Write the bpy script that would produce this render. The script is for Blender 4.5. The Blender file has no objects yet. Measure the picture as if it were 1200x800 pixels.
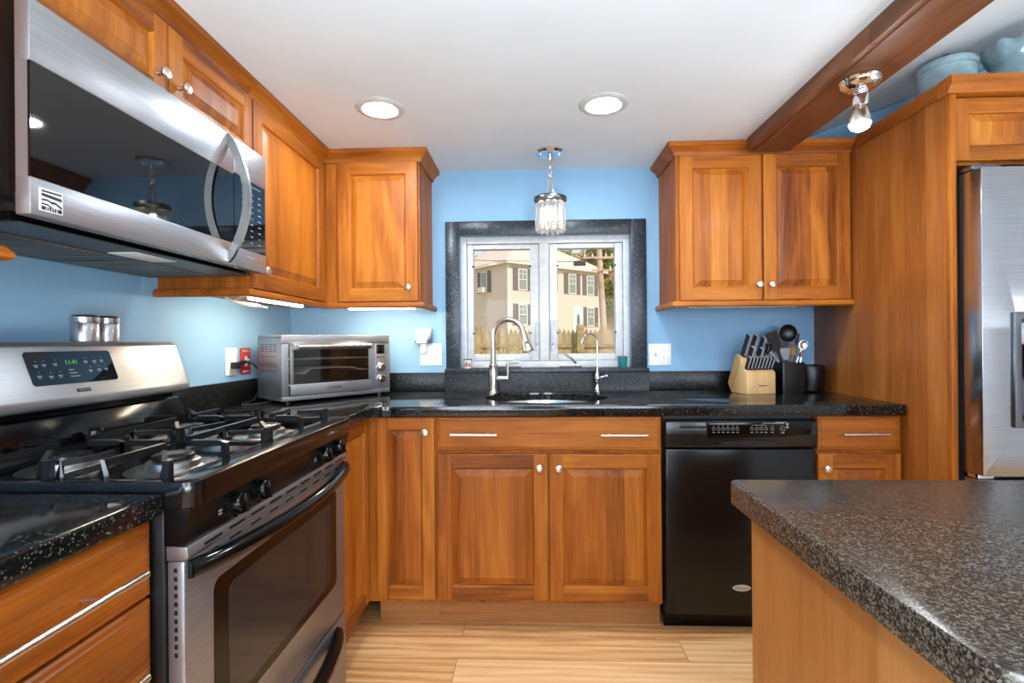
import bpy, bmesh, math, random
from mathutils import Vector, Matrix, Euler

S = bpy.context.scene
COL = S.collection
random.seed(7)
PI = math.pi

# ------------------------------------------------------------------ camera, world, exposure
FOC, YAW, ROLL, EYE = 585.0, -0.0361, -0.0081, 1.174
cam_data = bpy.data.cameras.new('camera')
cam_data.sensor_width = 36.0
cam_data.lens = FOC / 1200 * 36.0
cam_data.clip_start = 0.02
cam_data.clip_end = 400
cam = bpy.data.objects.new('camera', cam_data)
COL.objects.link(cam)
_r = Vector((math.cos(YAW), -math.sin(YAW), 0)); _f = Vector((math.sin(YAW), math.cos(YAW), 0)); _u = Vector((0, 0, 1))
_ri = _r * math.cos(ROLL) + _u * math.sin(ROLL)
_ui = _u * math.cos(ROLL) - _r * math.sin(ROLL)
_m = Matrix((_ri, _ui, -_f)).transposed().to_4x4()
_m.translation = (0, 0, EYE)
cam.matrix_world = _m
S.camera = cam

S.view_settings.view_transform = 'Standard'
S.view_settings.look = 'None'
S.view_settings.exposure = 1.2
S.view_settings.gamma = 1.0
S.view_settings.use_curve_mapping = False

W = bpy.data.worlds.new('sky')
S.world = W
W.use_nodes = True
bg = W.node_tree.nodes['Background']
bg.inputs['Color'].default_value = (0.80, 0.88, 1.0, 1)
bg.inputs['Strength'].default_value = 0.44

LIGHT = dict(downlight=125.0, beam=24.0, pendant=0.6, strip=38.0, rear_fill=7.0, ceil_fill=43.0, ceil_fill2=5.0)

def add_light(name, kind, loc, energy, color=(1, 1, 1), **kw):
    d = bpy.data.lights.new(name, kind)
    d.energy = energy
    d.color = color
    for k, v in kw.items():
        setattr(d, k, v)
    o = bpy.data.objects.new(name, d)
    o.location = loc
    COL.objects.link(o)
    return o

sun = add_light('sun', 'SUN', (0, 0, 12), 1.5, (1.0, 0.94, 0.86), angle=0.02)
sun.rotation_euler = Vector((-0.42, 0.62, -0.62)).to_track_quat('-Z', 'Y').to_euler()

# added upward area lights out of view, brightening the ceilings
ceil_fill = add_light('ceiling_fill', 'AREA', (.05, -.45, .80), LIGHT['ceil_fill'], (0.80, 0.94, 1.0), size=0.9)
ceil_fill.rotation_euler = (PI, 0, 0)
ceil_fill2 = add_light('ceiling_fill', 'AREA', (2.1, .9, 1.20), LIGHT['ceil_fill2'], (0.80, 0.94, 1.0), size=0.9)
ceil_fill2.rotation_euler = (PI, 0, 0)

# ------------------------------------------------------------------ materials
def lin(c):
    return tuple(((v / 255) / 12.92 if v / 255 <= 0.04045 else ((v / 255 + 0.055) / 1.055) ** 2.4) for v in c) + (1,)

class NT:
    def __init__(self, name):
        self.m = bpy.data.materials.new(name)
        self.m.use_nodes = True
        self.t = self.m.node_tree
        self.b = self.t.nodes['Principled BSDF']
    def n(self, t, **kw):
        x = self.t.nodes.new(t)
        for k, v in kw.items():
            if k.startswith('i_'):
                x.inputs[k[2:].replace('_', ' ')].default_value = v
            else:
                setattr(x, k, v)
        return x
    def l(self, a, b):
        self.t.links.new(a, b)
    def math(self, op, a, b=None):
        x = self.n('ShaderNodeMath', operation=op)
        for i, v in enumerate((a, b)):
            if v is None: continue
            if isinstance(v, (int, float)): x.inputs[i].default_value = v
            else: self.l(v, x.inputs[i])
        return x.outputs[0]
    def mix(self, f, a, b, mode='MIX'):
        x = self.n('ShaderNodeMix', data_type='RGBA', blend_type=mode)
        for s, v in ((x.inputs[0], f), (x.inputs[6], a), (x.inputs[7], b)):
            if isinstance(v, (int, float, tuple)): s.default_value = v
            else: self.l(v, s)
        return x.outputs[2]
    def ramp(self, f, stops):
        x = self.n('ShaderNodeValToRGB')
        e = x.color_ramp.elements
        while len(e) < len(stops): e.new(0.5)
        for k, (p, c) in zip(e, stops):
            k.position = p; k.color = c if len(c) == 4 else lin(c)
        self.l(f, x.inputs[0])
        return x.outputs[0]
    def noise(self, vec, scale, detail=4, rough=0.55, dist=0.0):
        x = self.n('ShaderNodeTexNoise')
        x.inputs['Scale'].default_value = scale; x.inputs['Detail'].default_value = detail
        x.inputs['Roughness'].default_value = rough; x.inputs['Distortion'].default_value = dist
        self.l(vec, x.inputs['Vector'])
        return x.outputs['Fac']
    def pos(self):
        return self.n('ShaderNodeNewGeometry').outputs['Position']
    def map(self, vec, scale=(1, 1, 1), loc=(0, 0, 0), rot=(0, 0, 0)):
        x = self.n('ShaderNodeMapping')
        x.inputs['Scale'].default_value = scale; x.inputs['Location'].default_value = loc; x.inputs['Rotation'].default_value = rot
        self.l(vec, x.inputs['Vector'])
        return x.outputs[0]
    def bump(self, h, strength=0.1, dist=0.01):
        x = self.n('ShaderNodeBump')
        x.inputs['Strength'].default_value = strength; x.inputs['Distance'].default_value = dist
        self.l(h, x.inputs['Height'])
        self.l(x.outputs[0], self.b.inputs['Normal'])

def plain(name, rgb, rough=0.5, metal=0.0, coat=0.0, emit=None, estr=0.0, spec=0.5, var=0.0, vscale=30):
    k = NT(name)
    k.b.inputs['Base Color'].default_value = lin(rgb)
    k.b.inputs['Roughness'].default_value = rough
    k.b.inputs['Metallic'].default_value = metal
    k.b.inputs['Coat Weight'].default_value = coat
    k.b.inputs['Specular IOR Level'].default_value = spec
    if emit:
        k.b.inputs['Emission Color'].default_value = lin(emit)
        k.b.inputs['Emission Strength'].default_value = estr
    f = k.noise(k.n('ShaderNodeTexCoord').outputs['Object'], vscale, 3)
    v = var if var else 0.04
    d = tuple(c * (1 - v) for c in rgb)
    l_ = tuple(min(255, c * (1 + v)) for c in rgb)
    k.l(k.ramp(f, [(0.3, d), (0.7, l_)]), k.b.inputs['Base Color'])
    return k.m

def wood(name, along, across, dark, mid, light, stave=0.075, rough=0.5, coat=0.03, knots=False):
    k = NT(name)
    p = k.pos()
    oi = k.n('ShaderNodeObjectInfo').outputs['Random']
    off = k.n('ShaderNodeCombineXYZ')
    for i in range(3): k.l(k.math('MULTIPLY', oi, 3.7 + i * 2.3), off.inputs[i])
    add = k.n('ShaderNodeVectorMath', operation='ADD')
    k.l(p, add.inputs[0]); k.l(off.outputs[0], add.inputs[1])
    sc = [26.0] * 3; sc['XYZ'.index(along)] = 1.6
    g = k.map(add.outputs[0], tuple(sc))
    sc2 = [5.0] * 3; sc2['XYZ'.index(along)] = 0.9
    g2 = k.map(add.outputs[0], tuple(sc2))
    sc3 = [170.0] * 3; sc3['XYZ'.index(along)] = 5.0
    g3 = k.map(add.outputs[0], tuple(sc3))
    a = k.noise(g, 1.0, 5, 0.6, 1.6)
    b = k.noise(g2, 1.0, 3, 0.5, 2.2)
    c = k.noise(g3, 1.0, 2, 0.5)
    sep = k.n('ShaderNodeSeparateXYZ'); k.l(add.outputs[0], sep.inputs[0])
    st = k.math('FLOOR', k.math('DIVIDE', sep.outputs['XYZ'.index(across)], stave))
    wn = k.n('ShaderNodeTexWhiteNoise', noise_dimensions='1D'); k.l(st, wn.inputs['W'])
    f = k.math('ADD', k.math('MULTIPLY', a, 0.45), k.math('MULTIPLY', b, 0.55))
    f = k.math('ADD', f, k.math('MULTIPLY', k.math('SUBTRACT', wn.outputs['Value'], 0.5), 0.25))
    f = k.math('ADD', f, k.math('MULTIPLY', k.math('SUBTRACT', c, 0.5), 0.22))
    col = k.ramp(f, [(0.22, dark), (0.5, mid), (0.8, light)])
    if knots:
        sk = [11.0] * 3; sk['XYZ'.index(along)] = 4.0
        kn = k.noise(k.map(add.outputs[0], tuple(sk)), 1.0, 1)
        col = k.mix(k.ramp(kn, [(0.76, (0, 0, 0, 1)), (0.80, (1, 1, 1, 1))]), col, lin(tuple(x * 0.5 for x in dark)))
    k.l(col, k.b.inputs['Base Color'])
    k.b.inputs['Roughness'].default_value = rough
    k.b.inputs['Specular IOR Level'].default_value = 0.32
    k.b.inputs['Coat Weight'].default_value = coat
    k.b.inputs['Coat Roughness'].default_value = 0.18
    k.bump(c, 0.04, 0.002)
    return k.m

CH = ((94, 42, 6), (162, 88, 18), (198, 124, 38))
wZ_x = wood('cherry_upright_grain', 'Z', 'X', *CH)
wX = wood('cherry_level_grain', 'X', 'Z', *CH, stave=0.3)
wZ_y = wood('cherry_upright_grain_side', 'Z', 'Y', *CH)
wY = wood('cherry_level_grain_side', 'Y', 'Z', *CH, stave=0.3)
PAN = ((116, 62, 20), (152, 88, 34), (178, 114, 54))
wPanel = wood('cherry_end_panel', 'Z', 'Y', *PAN, stave=0.11, rough=0.38, coat=0.1)
ISL = ((158, 96, 44), (182, 118, 60), (196, 136, 78))
wIsland = wood('cherry_island_panel', 'Z', 'Y', *ISL, stave=0.16, rough=0.4, coat=0.1)
wBeam = wood('beam_wood', 'Y', 'X', (72, 40, 22), (106, 64, 38), (134, 88, 58), stave=0.35, rough=0.5, coat=0.0)
wDark = plain('dark_groove_brown', (52, 26, 14), 0.6)  # dark brown of the knife block's groove strip
wKick = wood('toe_kick_wood', 'X', 'Z', (120, 72, 34), (158, 104, 56), (180, 126, 74), stave=0.5)
wBlock = wood('knife_block_wood', 'Z', 'X', (196, 150, 92), (218, 176, 120), (230, 192, 140), stave=0.02, rough=0.5, coat=0.0)

def granite(name, base, fl1, fl2, dens=0.62, gl=0.1, sc=420):
    k = NT(name)
    p = k.pos()
    v = k.n('ShaderNodeTexVoronoi'); v.inputs['Scale'].default_value = sc
    k.l(p, v.inputs['Vector'])
    sepc = k.n('ShaderNodeSeparateColor'); k.l(v.outputs['Color'], sepc.inputs[0])
    cl = k.noise(p, 90, 4, 0.65)
    f1 = k.ramp(k.math('MULTIPLY', sepc.outputs[0], k.math('ADD', cl, 0.35)), [(dens, (0, 0, 0, 1)), (dens + 0.1, (1, 1, 1, 1))])
    n2 = k.noise(p, 240, 4, 0.7)
    f2 = k.ramp(n2, [(0.48, (0, 0, 0, 1)), (0.68, (1, 1, 1, 1))])
    c = k.mix(f2, lin(base), lin(fl2))
    c = k.mix(f1, c, lin(fl1))
    k.l(c, k.b.inputs['Base Color'])
    k.b.inputs['Roughness'].default_value = gl
    k.b.inputs['Specular IOR Level'].default_value = 0.42
    return k.m
gran = granite('black_granite', (12, 13, 13), (88, 88, 82), (27, 28, 28), 0.76)
granB = granite('backsplash_granite', (6, 7, 7), (92, 92, 86), (18, 19, 19), 0.75, 0.3)
granB.node_tree.nodes['Principled BSDF'].inputs['Specular IOR Level'].default_value = 0.25
granI = granite('brown_black_granite', (36, 32, 28), (100, 92, 81), (94, 85, 74), 0.60, 0.22, 460)
granW = granite('blue_black_granite', (22, 28, 36), (112, 120, 126), (44, 54, 64), 0.76, 0.32)

def steel(name, rgb, rough=0.26, axis='Y', strength=0.03):
    k = NT(name)
    sc = [900.0] * 3; sc['XYZ'.index(axis)] = 6.0
    f = k.noise(k.map(k.n('ShaderNodeTexCoord').outputs['Object'], tuple(sc)), 1.0, 2)
    k.l(k.ramp(f, [(0.3, tuple(c * 0.93 for c in rgb)), (0.7, tuple(min(255, c * 1.05) for c in rgb))]), k.b.inputs['Base Color'])
    k.b.inputs['Metallic'].default_value = 1.0
    k.b.inputs['Roughness'].default_value = rough
    k.bump(f, strength, 0.001)
    return k.m
ss = steel('brushed_steel', (158, 159, 162), 0.36)
ss.node_tree.nodes['Principled BSDF'].inputs['Metallic'].default_value = 0.82
ssX = steel('brushed_steel_wide', (200, 199, 196), 0.24, 'X')
ssF = steel('fridge_steel', (182, 184, 188), 0.2, 'X', 0.02)
ssD = steel('dark_steel', (120, 122, 126), 0.3, 'Z')
nick = plain('satin_nickel', (214, 206, 196), 0.28, 1.0)
chrome = plain('chrome', (225, 226, 228), 0.07, 1.0)
shk = plain('shaker_steel', (182, 182, 184), 0.22, 0.9)
sinkst = plain('sink_steel', (205, 204, 200), 0.22, 1.0)
blk = plain('gloss_black', (7, 7, 8), 0.13, spec=0.26)
blkm = plain('satin_black', (14, 14, 15), 0.35)
blkg = plain('black_glass', (6, 7, 9), 0.03, spec=0.8)
dwm = plain('black_dishwasher_front', (12, 12, 12), 0.2, spec=0.35)
enam = plain('cooktop_enamel', (12, 12, 13), 0.14, spec=0.4)
iron = plain('grate_iron', (20, 20, 21), 0.26)
alum = plain('burner_alloy', (190, 188, 184), 0.3, 1.0)
white = plain('white_paint', (198, 198, 198), 0.4)
plas = plain('white_plastic', (232, 230, 224), 0.35)
offw = plain('ivory_plastic', (215, 212, 202), 0.4)
grey = plain('grey_mark', (150, 152, 154), 0.5)
dgrey = plain('dark_grey_plastic', (46, 47, 49), 0.4)
redp = plain('red_plate', (176, 52, 54), 0.4)
teal = plain('teal_glaze', (46, 122, 126), 0.2)
markw = plain('white_print', (222, 222, 220), 0.6)
markb = plain('black_print', (24, 24, 24), 0.6)
markbr = plain('burnt_mark', (92, 62, 28), 0.7)
navy = plain('navy_print', (62, 66, 104), 0.6)
greenled = plain('green_clock_digits', (40, 140, 44), 0.5, emit=(40, 200, 50), estr=.22)
potblue = plain('blue_glaze_pottery', (132, 158, 166), 0.18, coat=0.4, var=0.12, vscale=14)
potdark = plain('dark_blue_glaze', (34, 52, 82), 0.2)
potbrown = plain('brown_glaze', (72, 34, 34), 0.25)
filt = plain('grease_filter', (128, 122, 112), 0.45, 0.6)

def lampm(name, rgb, st):
    k = NT(name)
    k.b.inputs['Base Color'].default_value = lin(rgb)
    k.b.inputs['Emission Color'].default_value = lin(rgb)
    k.b.inputs['Emission Strength'].default_value = st
    return k.m
lampW = lampm('downlight_glow', (232, 245, 255), LIGHT['downlight'])
lampB = lampm('bulb_glow', (246, 246, 250), LIGHT['beam'] * 6)
lampP = lampm('pendant_bulb_glow', (255, 236, 205), LIGHT['pendant'] * 26)
lampS = lampm('led_strip_glow', (255, 240, 214), LIGHT['strip'])
fillR = lampm('rear_fill_glow', (226, 238, 255), LIGHT['rear_fill'])  # fill glow for the panes of the added rear windows

def glassm(name, tint=(255, 255, 255), gloss=0.06):
    k = NT(name)
    t = k.n('ShaderNodeBsdfTransparent'); t.inputs[0].default_value = lin(tint)
    g = k.n('ShaderNodeBsdfGlossy'); g.inputs['Roughness'].default_value = 0.01
    mx = k.n('ShaderNodeMixShader'); mx.inputs[0].default_value = gloss
    k.l(t.outputs[0], mx.inputs[1]); k.l(g.outputs[0], mx.inputs[2])
    k.l(mx.outputs[0], k.t.nodes['Material Output'].inputs['Surface'])
    return k.m
glass = glassm('window_glass', (250, 252, 250), 0.004)
ovenglass = glassm('oven_glass', (214, 214, 212), 0.06)
crystal = NT('crystal')
crystal.b.inputs['Transmission Weight'].default_value = 0.88
crystal.b.inputs['Roughness'].default_value = 0.02
crystal.b.inputs['IOR'].default_value = 1.45
crystal.l(crystal.ramp(crystal.noise(crystal.pos(), 20), [(0, (250, 248, 244)), (1, (255, 255, 255))]), crystal.b.inputs['Base Color'])
crystal = crystal.m

def paint(name, rgb, bumpy=0.03, rough=0.6):
    k = NT(name)
    f = k.noise(k.pos(), 3.0, 3)
    k.l(k.ramp(f, [(0.3, tuple(c * 0.985 for c in rgb)), (0.7, tuple(min(255, c * 1.01) for c in rgb))]), k.b.inputs['Base Color'])
    k.b.inputs['Roughness'].default_value = rough
    k.b.inputs['Specular IOR Level'].default_value = 0.3
    k.bump(k.noise(k.pos(), 260, 2), bumpy, 0.002)
    return k.m
wallm = paint('blue_wall_paint', (134, 174, 204))
ceilm = paint('ceiling_paint', (220, 226, 232), 0.02, 0.8)
rearm = paint('rear_wall_paint', (200, 202, 204))

def floorm():
    k = NT('oak_floor_planks')
    p = k.pos()
    br = k.n('ShaderNodeTexBrick', offset=0.37, offset_frequency=2, squash=1.0)
    br.inputs['Scale'].default_value = 1.0; br.inputs['Brick Width'].default_value = 1.35; br.inputs['Row Height'].default_value = 0.134
    br.inputs['Mortar Size'].default_value = 0.0011; br.inputs['Mortar Smooth'].default_value = 0.1; br.inputs['Bias'].default_value = 0.0
    br.inputs['Color1'].default_value = (0, 0, 0, 1); br.inputs['Color2'].default_value = (1, 1, 1, 1); br.inputs['Mortar'].default_value = (0.5, 0.5, 0.5, 1)
    k.l(k.map(p, (1, 1, 1), (0.28, 0.035, 0)), br.inputs['Vector'])
    sep = k.n('ShaderNodeSeparateColor'); k.l(br.outputs['Color'], sep.inputs[0])
    wn = sep.outputs[0]
    cx = k.n('ShaderNodeCombineXYZ'); k.l(k.math('MULTIPLY', wn, 9.0), cx.inputs[1]); k.l(k.math('MULTIPLY', wn, 5.0), cx.inputs[0])
    ad = k.n('ShaderNodeVectorMath', operation='ADD'); k.l(p, ad.inputs[0]); k.l(cx.outputs[0], ad.inputs[1])
    a = k.noise(k.map(ad.outputs[0], (1.4, 24, 10)), 1.0, 4, 0.55, 1.4)
    wv = k.n('ShaderNodeTexWave', wave_type='BANDS', bands_direction='Y')
    wv.inputs['Scale'].default_value = 8.0; wv.inputs['Distortion'].default_value = 7.0; wv.inputs['Detail'].default_value = 3.0; wv.inputs['Detail Scale'].default_value = 0.9
    k.l(k.map(ad.outputs[0], (0.10, 1.0, 1.0)), wv.inputs['Vector'])
    c = k.noise(k.map(ad.outputs[0], (10, 260, 20)), 1.0, 2)
    f = k.math('ADD', k.math('MULTIPLY', a, 0.48), k.math('MULTIPLY', wv.outputs['Fac'], 0.12))
    f = k.math('ADD', f, k.math('MULTIPLY', k.math('SUBTRACT', wn, 0.5), 0.22))
    f = k.math('ADD', f, k.math('MULTIPLY', k.math('SUBTRACT', c, 0.5), 0.25))
    col = k.ramp(f, [(0.10, (178, 122, 70)), (0.30, (222, 170, 114)), (0.60, (246, 206, 156))])
    col = k.mix(br.outputs['Fac'], col, lin((120, 78, 44)))
    k.l(col, k.b.inputs['Base Color'])
    k.b.inputs['Roughness'].default_value = 0.33
    k.bump(c, 0.03, 0.002)
    return k.m
oak = floorm()

# ------------------------------------------------------------------ mesh helpers
WM = {}          # world matrix of every object we made, by name

class B:
    """collects shapes; obj() links them as ONE mesh object"""
    def __init__(self):
        self.bm = bmesh.new(); self.mi = 0
    def _fin(self, before):
        for f in self.bm.faces:
            if f not in before: f.material_index = self.mi
    def box(self, x0, x1, y0, y1, z0, z1, bev=0.0, seg=2, mat=None):
        bm = self.bm
        vs = [bm.verts.new((x, y, z)) for x in (x0, x1) for y in (y0, y1) for z in (z0, z1)]
        fs = [(0, 1, 3, 2), (4, 6, 7, 5), (0, 4, 5, 1), (2, 3, 7, 6), (0, 2, 6, 4), (1, 5, 7, 3)]
        out = [bm.faces.new([vs[i] for i in f]) for f in fs]
        for f in out: f.material_index = self.mi if mat is None else mat
        if bev > 0:
            es = list({e for f in out for e in f.edges})
            r = bmesh.ops.bevel(bm, geom=es, offset=bev, segments=seg, profile=0.5, affect='EDGES', clamp_overlap=True)
            for f in r['faces']: f.material_index = self.mi if mat is None else mat
        return self
    def quad(self, pts, mat=None):
        f = self.bm.faces.new([self.bm.verts.new(p) for p in pts])
        f.material_index = self.mi if mat is None else mat
        return self
    def lathe(self, prof, c=(0, 0, 0), axis=(0, 0, 1), seg=24, closed=True):
        bm = self.bm
        a = Vector(axis).normalized()
        t = Vector((1, 0, 0)) if abs(a.x) < 0.9 else Vector((0, 1, 0))
        u = a.cross(t).normalized(); v = a.cross(u)
        c = Vector(c); rings = []
        for r, h in prof:
            if r < 1e-6: rings.append([bm.verts.new(c + a * h)])
            else: rings.append([bm.verts.new(c + a * h + u * (r * math.cos(2 * PI * i / seg)) + v * (r * math.sin(2 * PI * i / seg))) for i in range(seg)])
        for A, D in zip(rings, rings[1:]):
            for i in range(seg):
                j = (i + 1) % seg
                if len(A) == 1 and len(D) == 1: continue
                if len(A) == 1: f = bm.faces.new((A[0], D[i], D[j]))
                elif len(D) == 1: f = bm.faces.new((A[i], D[0], A[j]))
                else: f = bm.faces.new((A[i], D[i], D[j], A[j]))
                f.material_index = self.mi
        for R, rev in ((rings[0], False), (rings[-1], True)):
            if closed and len(R) > 2:
                f = bm.faces.new(R if not rev else R[::-1]); f.material_index = self.mi
        return self
    def cyl(self, p0, p1, r, r2=None, seg=16):
        p0 = Vector(p0); p1 = Vector(p1); d = p1 - p0
        return self.lathe([(r, 0), (r if r2 is None else r2, d.length)], p0, d, seg)
    def tube(self, pts, r, seg=10, flat=None, up=(0, 0, 1), cyclic=False):
        """sweep a circle (or an ellipse / rectangle when flat is given) along pts"""
        bm = self.bm
        pts = [Vector(p) for p in pts]; n = len(pts)
        rs = r if isinstance(r, (list, tuple)) else [r] * n
        rings = []; prev = None
        for i in range(n):
            if cyclic: d = pts[(i + 1) % n] - pts[i - 1]
            else: d = pts[min(i + 1, n - 1)] - pts[max(i - 1, 0)]
            d.normalize()
            w = Vector(up)
            if abs(d.dot(w)) > 0.97: w = Vector((1, 0, 0)) if abs(d.x) < 0.9 else Vector((0, 1, 0))
            s = d.cross(w).normalized() if (prev is None or flat) else (prev - d * prev.dot(d)).normalized()
            prev = s; t = s.cross(d).normalized()
            if flat:
                a, b_ = flat
                k = [(-a, -b_), (a, -b_), (a, b_), (-a, b_)]
                rings.append([bm.verts.new(pts[i] + s * x + t * y) for x, y in k])
            else:
                rings.append([bm.verts.new(pts[i] + s * (rs[i] * math.cos(2 * PI * q / seg)) + t * (rs[i] * math.sin(2 * PI * q / seg))) for q in range(seg)])
        m = len(rings[0])
        pairs = list(zip(rings, rings[1:])) + ([(rings[-1], rings[0])] if cyclic else [])
        for A, D in pairs:
            for i in range(m):
                j = (i + 1) % m
                f = bm.faces.new((A[i], D[i], D[j], A[j])); f.material_index = self.mi
        if not cyclic:
            for R in (rings[0][::-1], rings[-1]):
                f = bm.faces.new(R); f.material_index = self.mi
        return self
    def prism(self, poly, axis, a0, a1, bev=0.0, seg=2):
        """extrude a 2D polygon along axis; poly is in the other two axes in XYZ order"""
        bm = self.bm
        def mk(p, a):
            q = list(p); q.insert('XYZ'.index(axis), a); return bm.verts.new(q)
        A = [mk(p, a0) for p in poly]; D = [mk(p, a1) for p in poly]
        n = len(poly); fs = []
        for i in range(n):
            j = (i + 1) % n
            fs.append(bm.faces.new((A[i], A[j], D[j], D[i])))
        fs.append(bm.faces.new(A[::-1])); fs.append(bm.faces.new(D))
        for f in fs: f.material_index = self.mi
        if bev > 0:
            es = list({e for f in fs for e in f.edges})
            r = bmesh.ops.bevel(bm, geom=es, offset=bev, segments=seg, profile=0.5, affect='EDGES', clamp_overlap=True)
            for f in r['faces']: f.material_index = self.mi
        return self
    def sweep(self, path, prof, closed_ends=True):
        """sweep a (outward, z) profile along an XY path, outward is to the right of travel, mitred"""
        bm = self.bm; n = len(path)
        P = [Vector((p[0], p[1])) for p in path]
        def nrm(a, b_):
            d = (b_ - a).normalized(); return Vector((d.y, -d.x))
        rings = []
        for i in range(n):
            if i == 0: m = nrm(P[0], P[1])
            elif i == n - 1: m = nrm(P[-2], P[-1])
            else:
                a, b_ = nrm(P[i - 1], P[i]), nrm(P[i], P[i + 1])
                m = (a + b_); m = m / max(0.2, m.dot(a))
            rings.append([bm.verts.new((P[i].x + m.x * d, P[i].y + m.y * d, z)) for d, z in prof])
        k = len(prof)
        for A, D in zip(rings, rings[1:]):
            for i in range(k):
                j = (i + 1) % k
                f = bm.faces.new((A[i], A[j], D[j], D[i])); f.material_index = self.mi
        for R in (rings[0][::-1], rings[-1]):
            f = bm.faces.new(R); f.material_index = self.mi
        return self

def empty(name, loc, rotz=0.0):
    o = bpy.data.objects.new(name, None)
    o.empty_display_size = 0.05
    o.location = loc; o.rotation_euler = (0, 0, rotz)
    COL.objects.link(o)
    WM[o.name] = Matrix.Translation(loc) @ Matrix.Rotation(rotz, 4, 'Z')
    return o

def tag(o, label=None, cat=None, group=None, kind=None):
    if label: o['label'] = label
    if cat: o['category'] = cat
    if group: o['group'] = group
    if kind: o['kind'] = kind
    return o

def thing(name, label, cat, loc, rotz=0.0, group=None):
    return tag(empty(name, loc, rotz), label, cat, group)

def obj(name, b, mats, parent=None, local=False, smooth=35, base=None, fix=True):
    """link the builder's shapes as one object; world coordinates unless local"""
    bm = b.bm
    if fix: bmesh.ops.recalc_face_normals(bm, faces=bm.faces)
    me = bpy.data.meshes.new(name)
    M = Matrix.Identity(4)
    if parent is not None:
        if local: M = WM[parent.name].copy()
        else: bmesh.ops.transform(bm, matrix=WM[parent.name].inverted(), verts=bm.verts); M = WM[parent.name].copy()
    loc = Vector((0, 0, 0))
    if parent is None and not local and len(bm.verts):
        if base is None:
            xs = [v.co for v in bm.verts]
            base = Vector(((min(v.x for v in xs) + max(v.x for v in xs)) / 2, (min(v.y for v in xs) + max(v.y for v in xs)) / 2, min(v.z for v in xs)))
        bmesh.ops.translate(bm, vec=-Vector(base), verts=bm.verts); loc = Vector(base)
        M = Matrix.Translation(loc)
    bm.to_mesh(me); bm.free()
    for m in (mats if isinstance(mats, (list, tuple)) else [mats]): me.materials.append(m)
    if smooth:
        for p in me.polygons: p.use_smooth = True
        me.set_sharp_from_angle(angle=math.radians(smooth))
    o = bpy.data.objects.new(name, me)
    COL.objects.link(o)
    if parent is not None: o.parent = parent
    else: o.location = loc
    WM[o.name] = M
    return o

def struct(name, b, mats, parent=None, **k):
    o = obj(name, b, mats, parent, **k)
    if parent is None: o['kind'] = 'structure'
    return o

def text(name, s, size, O, U, V, mat, parent, depth=0.0008, local=False, squash=1.0, bold=0.0, spacing=1.0):
    cu = bpy.data.curves.new('tmp', 'FONT')
    cu.body = s; cu.size = size; cu.align_x = 'CENTER'; cu.align_y = 'CENTER'; cu.extrude = depth; cu.offset = bold; cu.space_character = spacing
    cu.resolution_u = 3
    t = bpy.data.objects.new('tmp', cu); COL.objects.link(t)
    dg = bpy.context.evaluated_depsgraph_get()
    me = bpy.data.meshes.new_from_object(t.evaluated_get(dg))
    bpy.data.objects.remove(t); bpy.data.curves.remove(cu)
    b = B(); b.bm.from_mesh(me); bpy.data.meshes.remove(me)
    U = Vector(U).normalized(); V = Vector(V).normalized(); N = U.cross(V)
    M = Matrix((U * squash, V, N)).transposed().to_4x4(); M.translation = Vector(O)
    bmesh.ops.transform(b.bm, matrix=M, verts=b.bm.verts)
    for f in b.bm.faces: f.material_index = 0
    return obj(name, b, mat, parent, local=local, smooth=0, fix=False)

def frame_fn(O, U, N):
    O, U, N = Vector(O), Vector(U), Vector(N)
    V = Vector((0, 0, 1))
    return lambda u, v, d=0.0: O + U * u + V * v + N * d

def door_b(p, w, h, fr=0.056, raised=True):
    """raised-panel door: slots 0 stile, 1 rail, 2 panel"""
    b = B()
    def ring(i0, d0, i1, d1, mlr, mtb):
        a = [(i0, i0), (w - i0, i0), (w - i0, h - i0), (i0, h - i0)]
        c = [(i1, i1), (w - i1, i1), (w - i1, h - i1), (i1, h - i1)]
        for k, m in ((0, mtb), (1, mlr), (2, mtb), (3, mlr)):
            j = (k + 1) % 4
            b.quad([p(*a[k], d0), p(*a[j], d0), p(*c[j], d1), p(*c[k], d1)], m)
    e = 0.004
    b.quad([p(0, 0, -.02), p(0, h, -.02), p(w, h, -.02), p(w, 0, -.02)], 0)
    ring(0, -.02, 0, -e, 0, 0)
    ring(0, -e, e * .35, -e * .25, 0, 0)
    ring(e * .35, -e * .25, e, 0, 0, 0)
    # stiles run full height, rails sit between them
    i = fr
    b.quad([p(e, e), p(i, e), p(i, h - e), p(e, h - e)], 0)
    b.quad([p(w - i, e), p(w - e, e), p(w - e, h - e), p(w - i, h - e)], 0)
    b.quad([p(i, e), p(w - i, e), p(w - i, i), p(i, i)], 1)
    b.quad([p(i, h - i), p(w - i, h - i), p(w - i, h - e), p(i, h - e)], 1)
    ring(i, 0, i + .004, -.003, 0, 1)
    ring(i + .004, -.003, i + .007, -.010, 0, 1)
    ring(i + .007, -.010, i + .011, -.010, 2, 2)
    ring(i + .011, -.010, i + .034, -.0015, 2, 2)
    q = i + .036
    ring(i + .034, -.0015, q, 0, 2, 2)
    b.quad([p(q, q, 0), p(w - q, q, 0), p(w - q, h - q, 0), p(q, h - q, 0)], 2)
    return b

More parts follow.
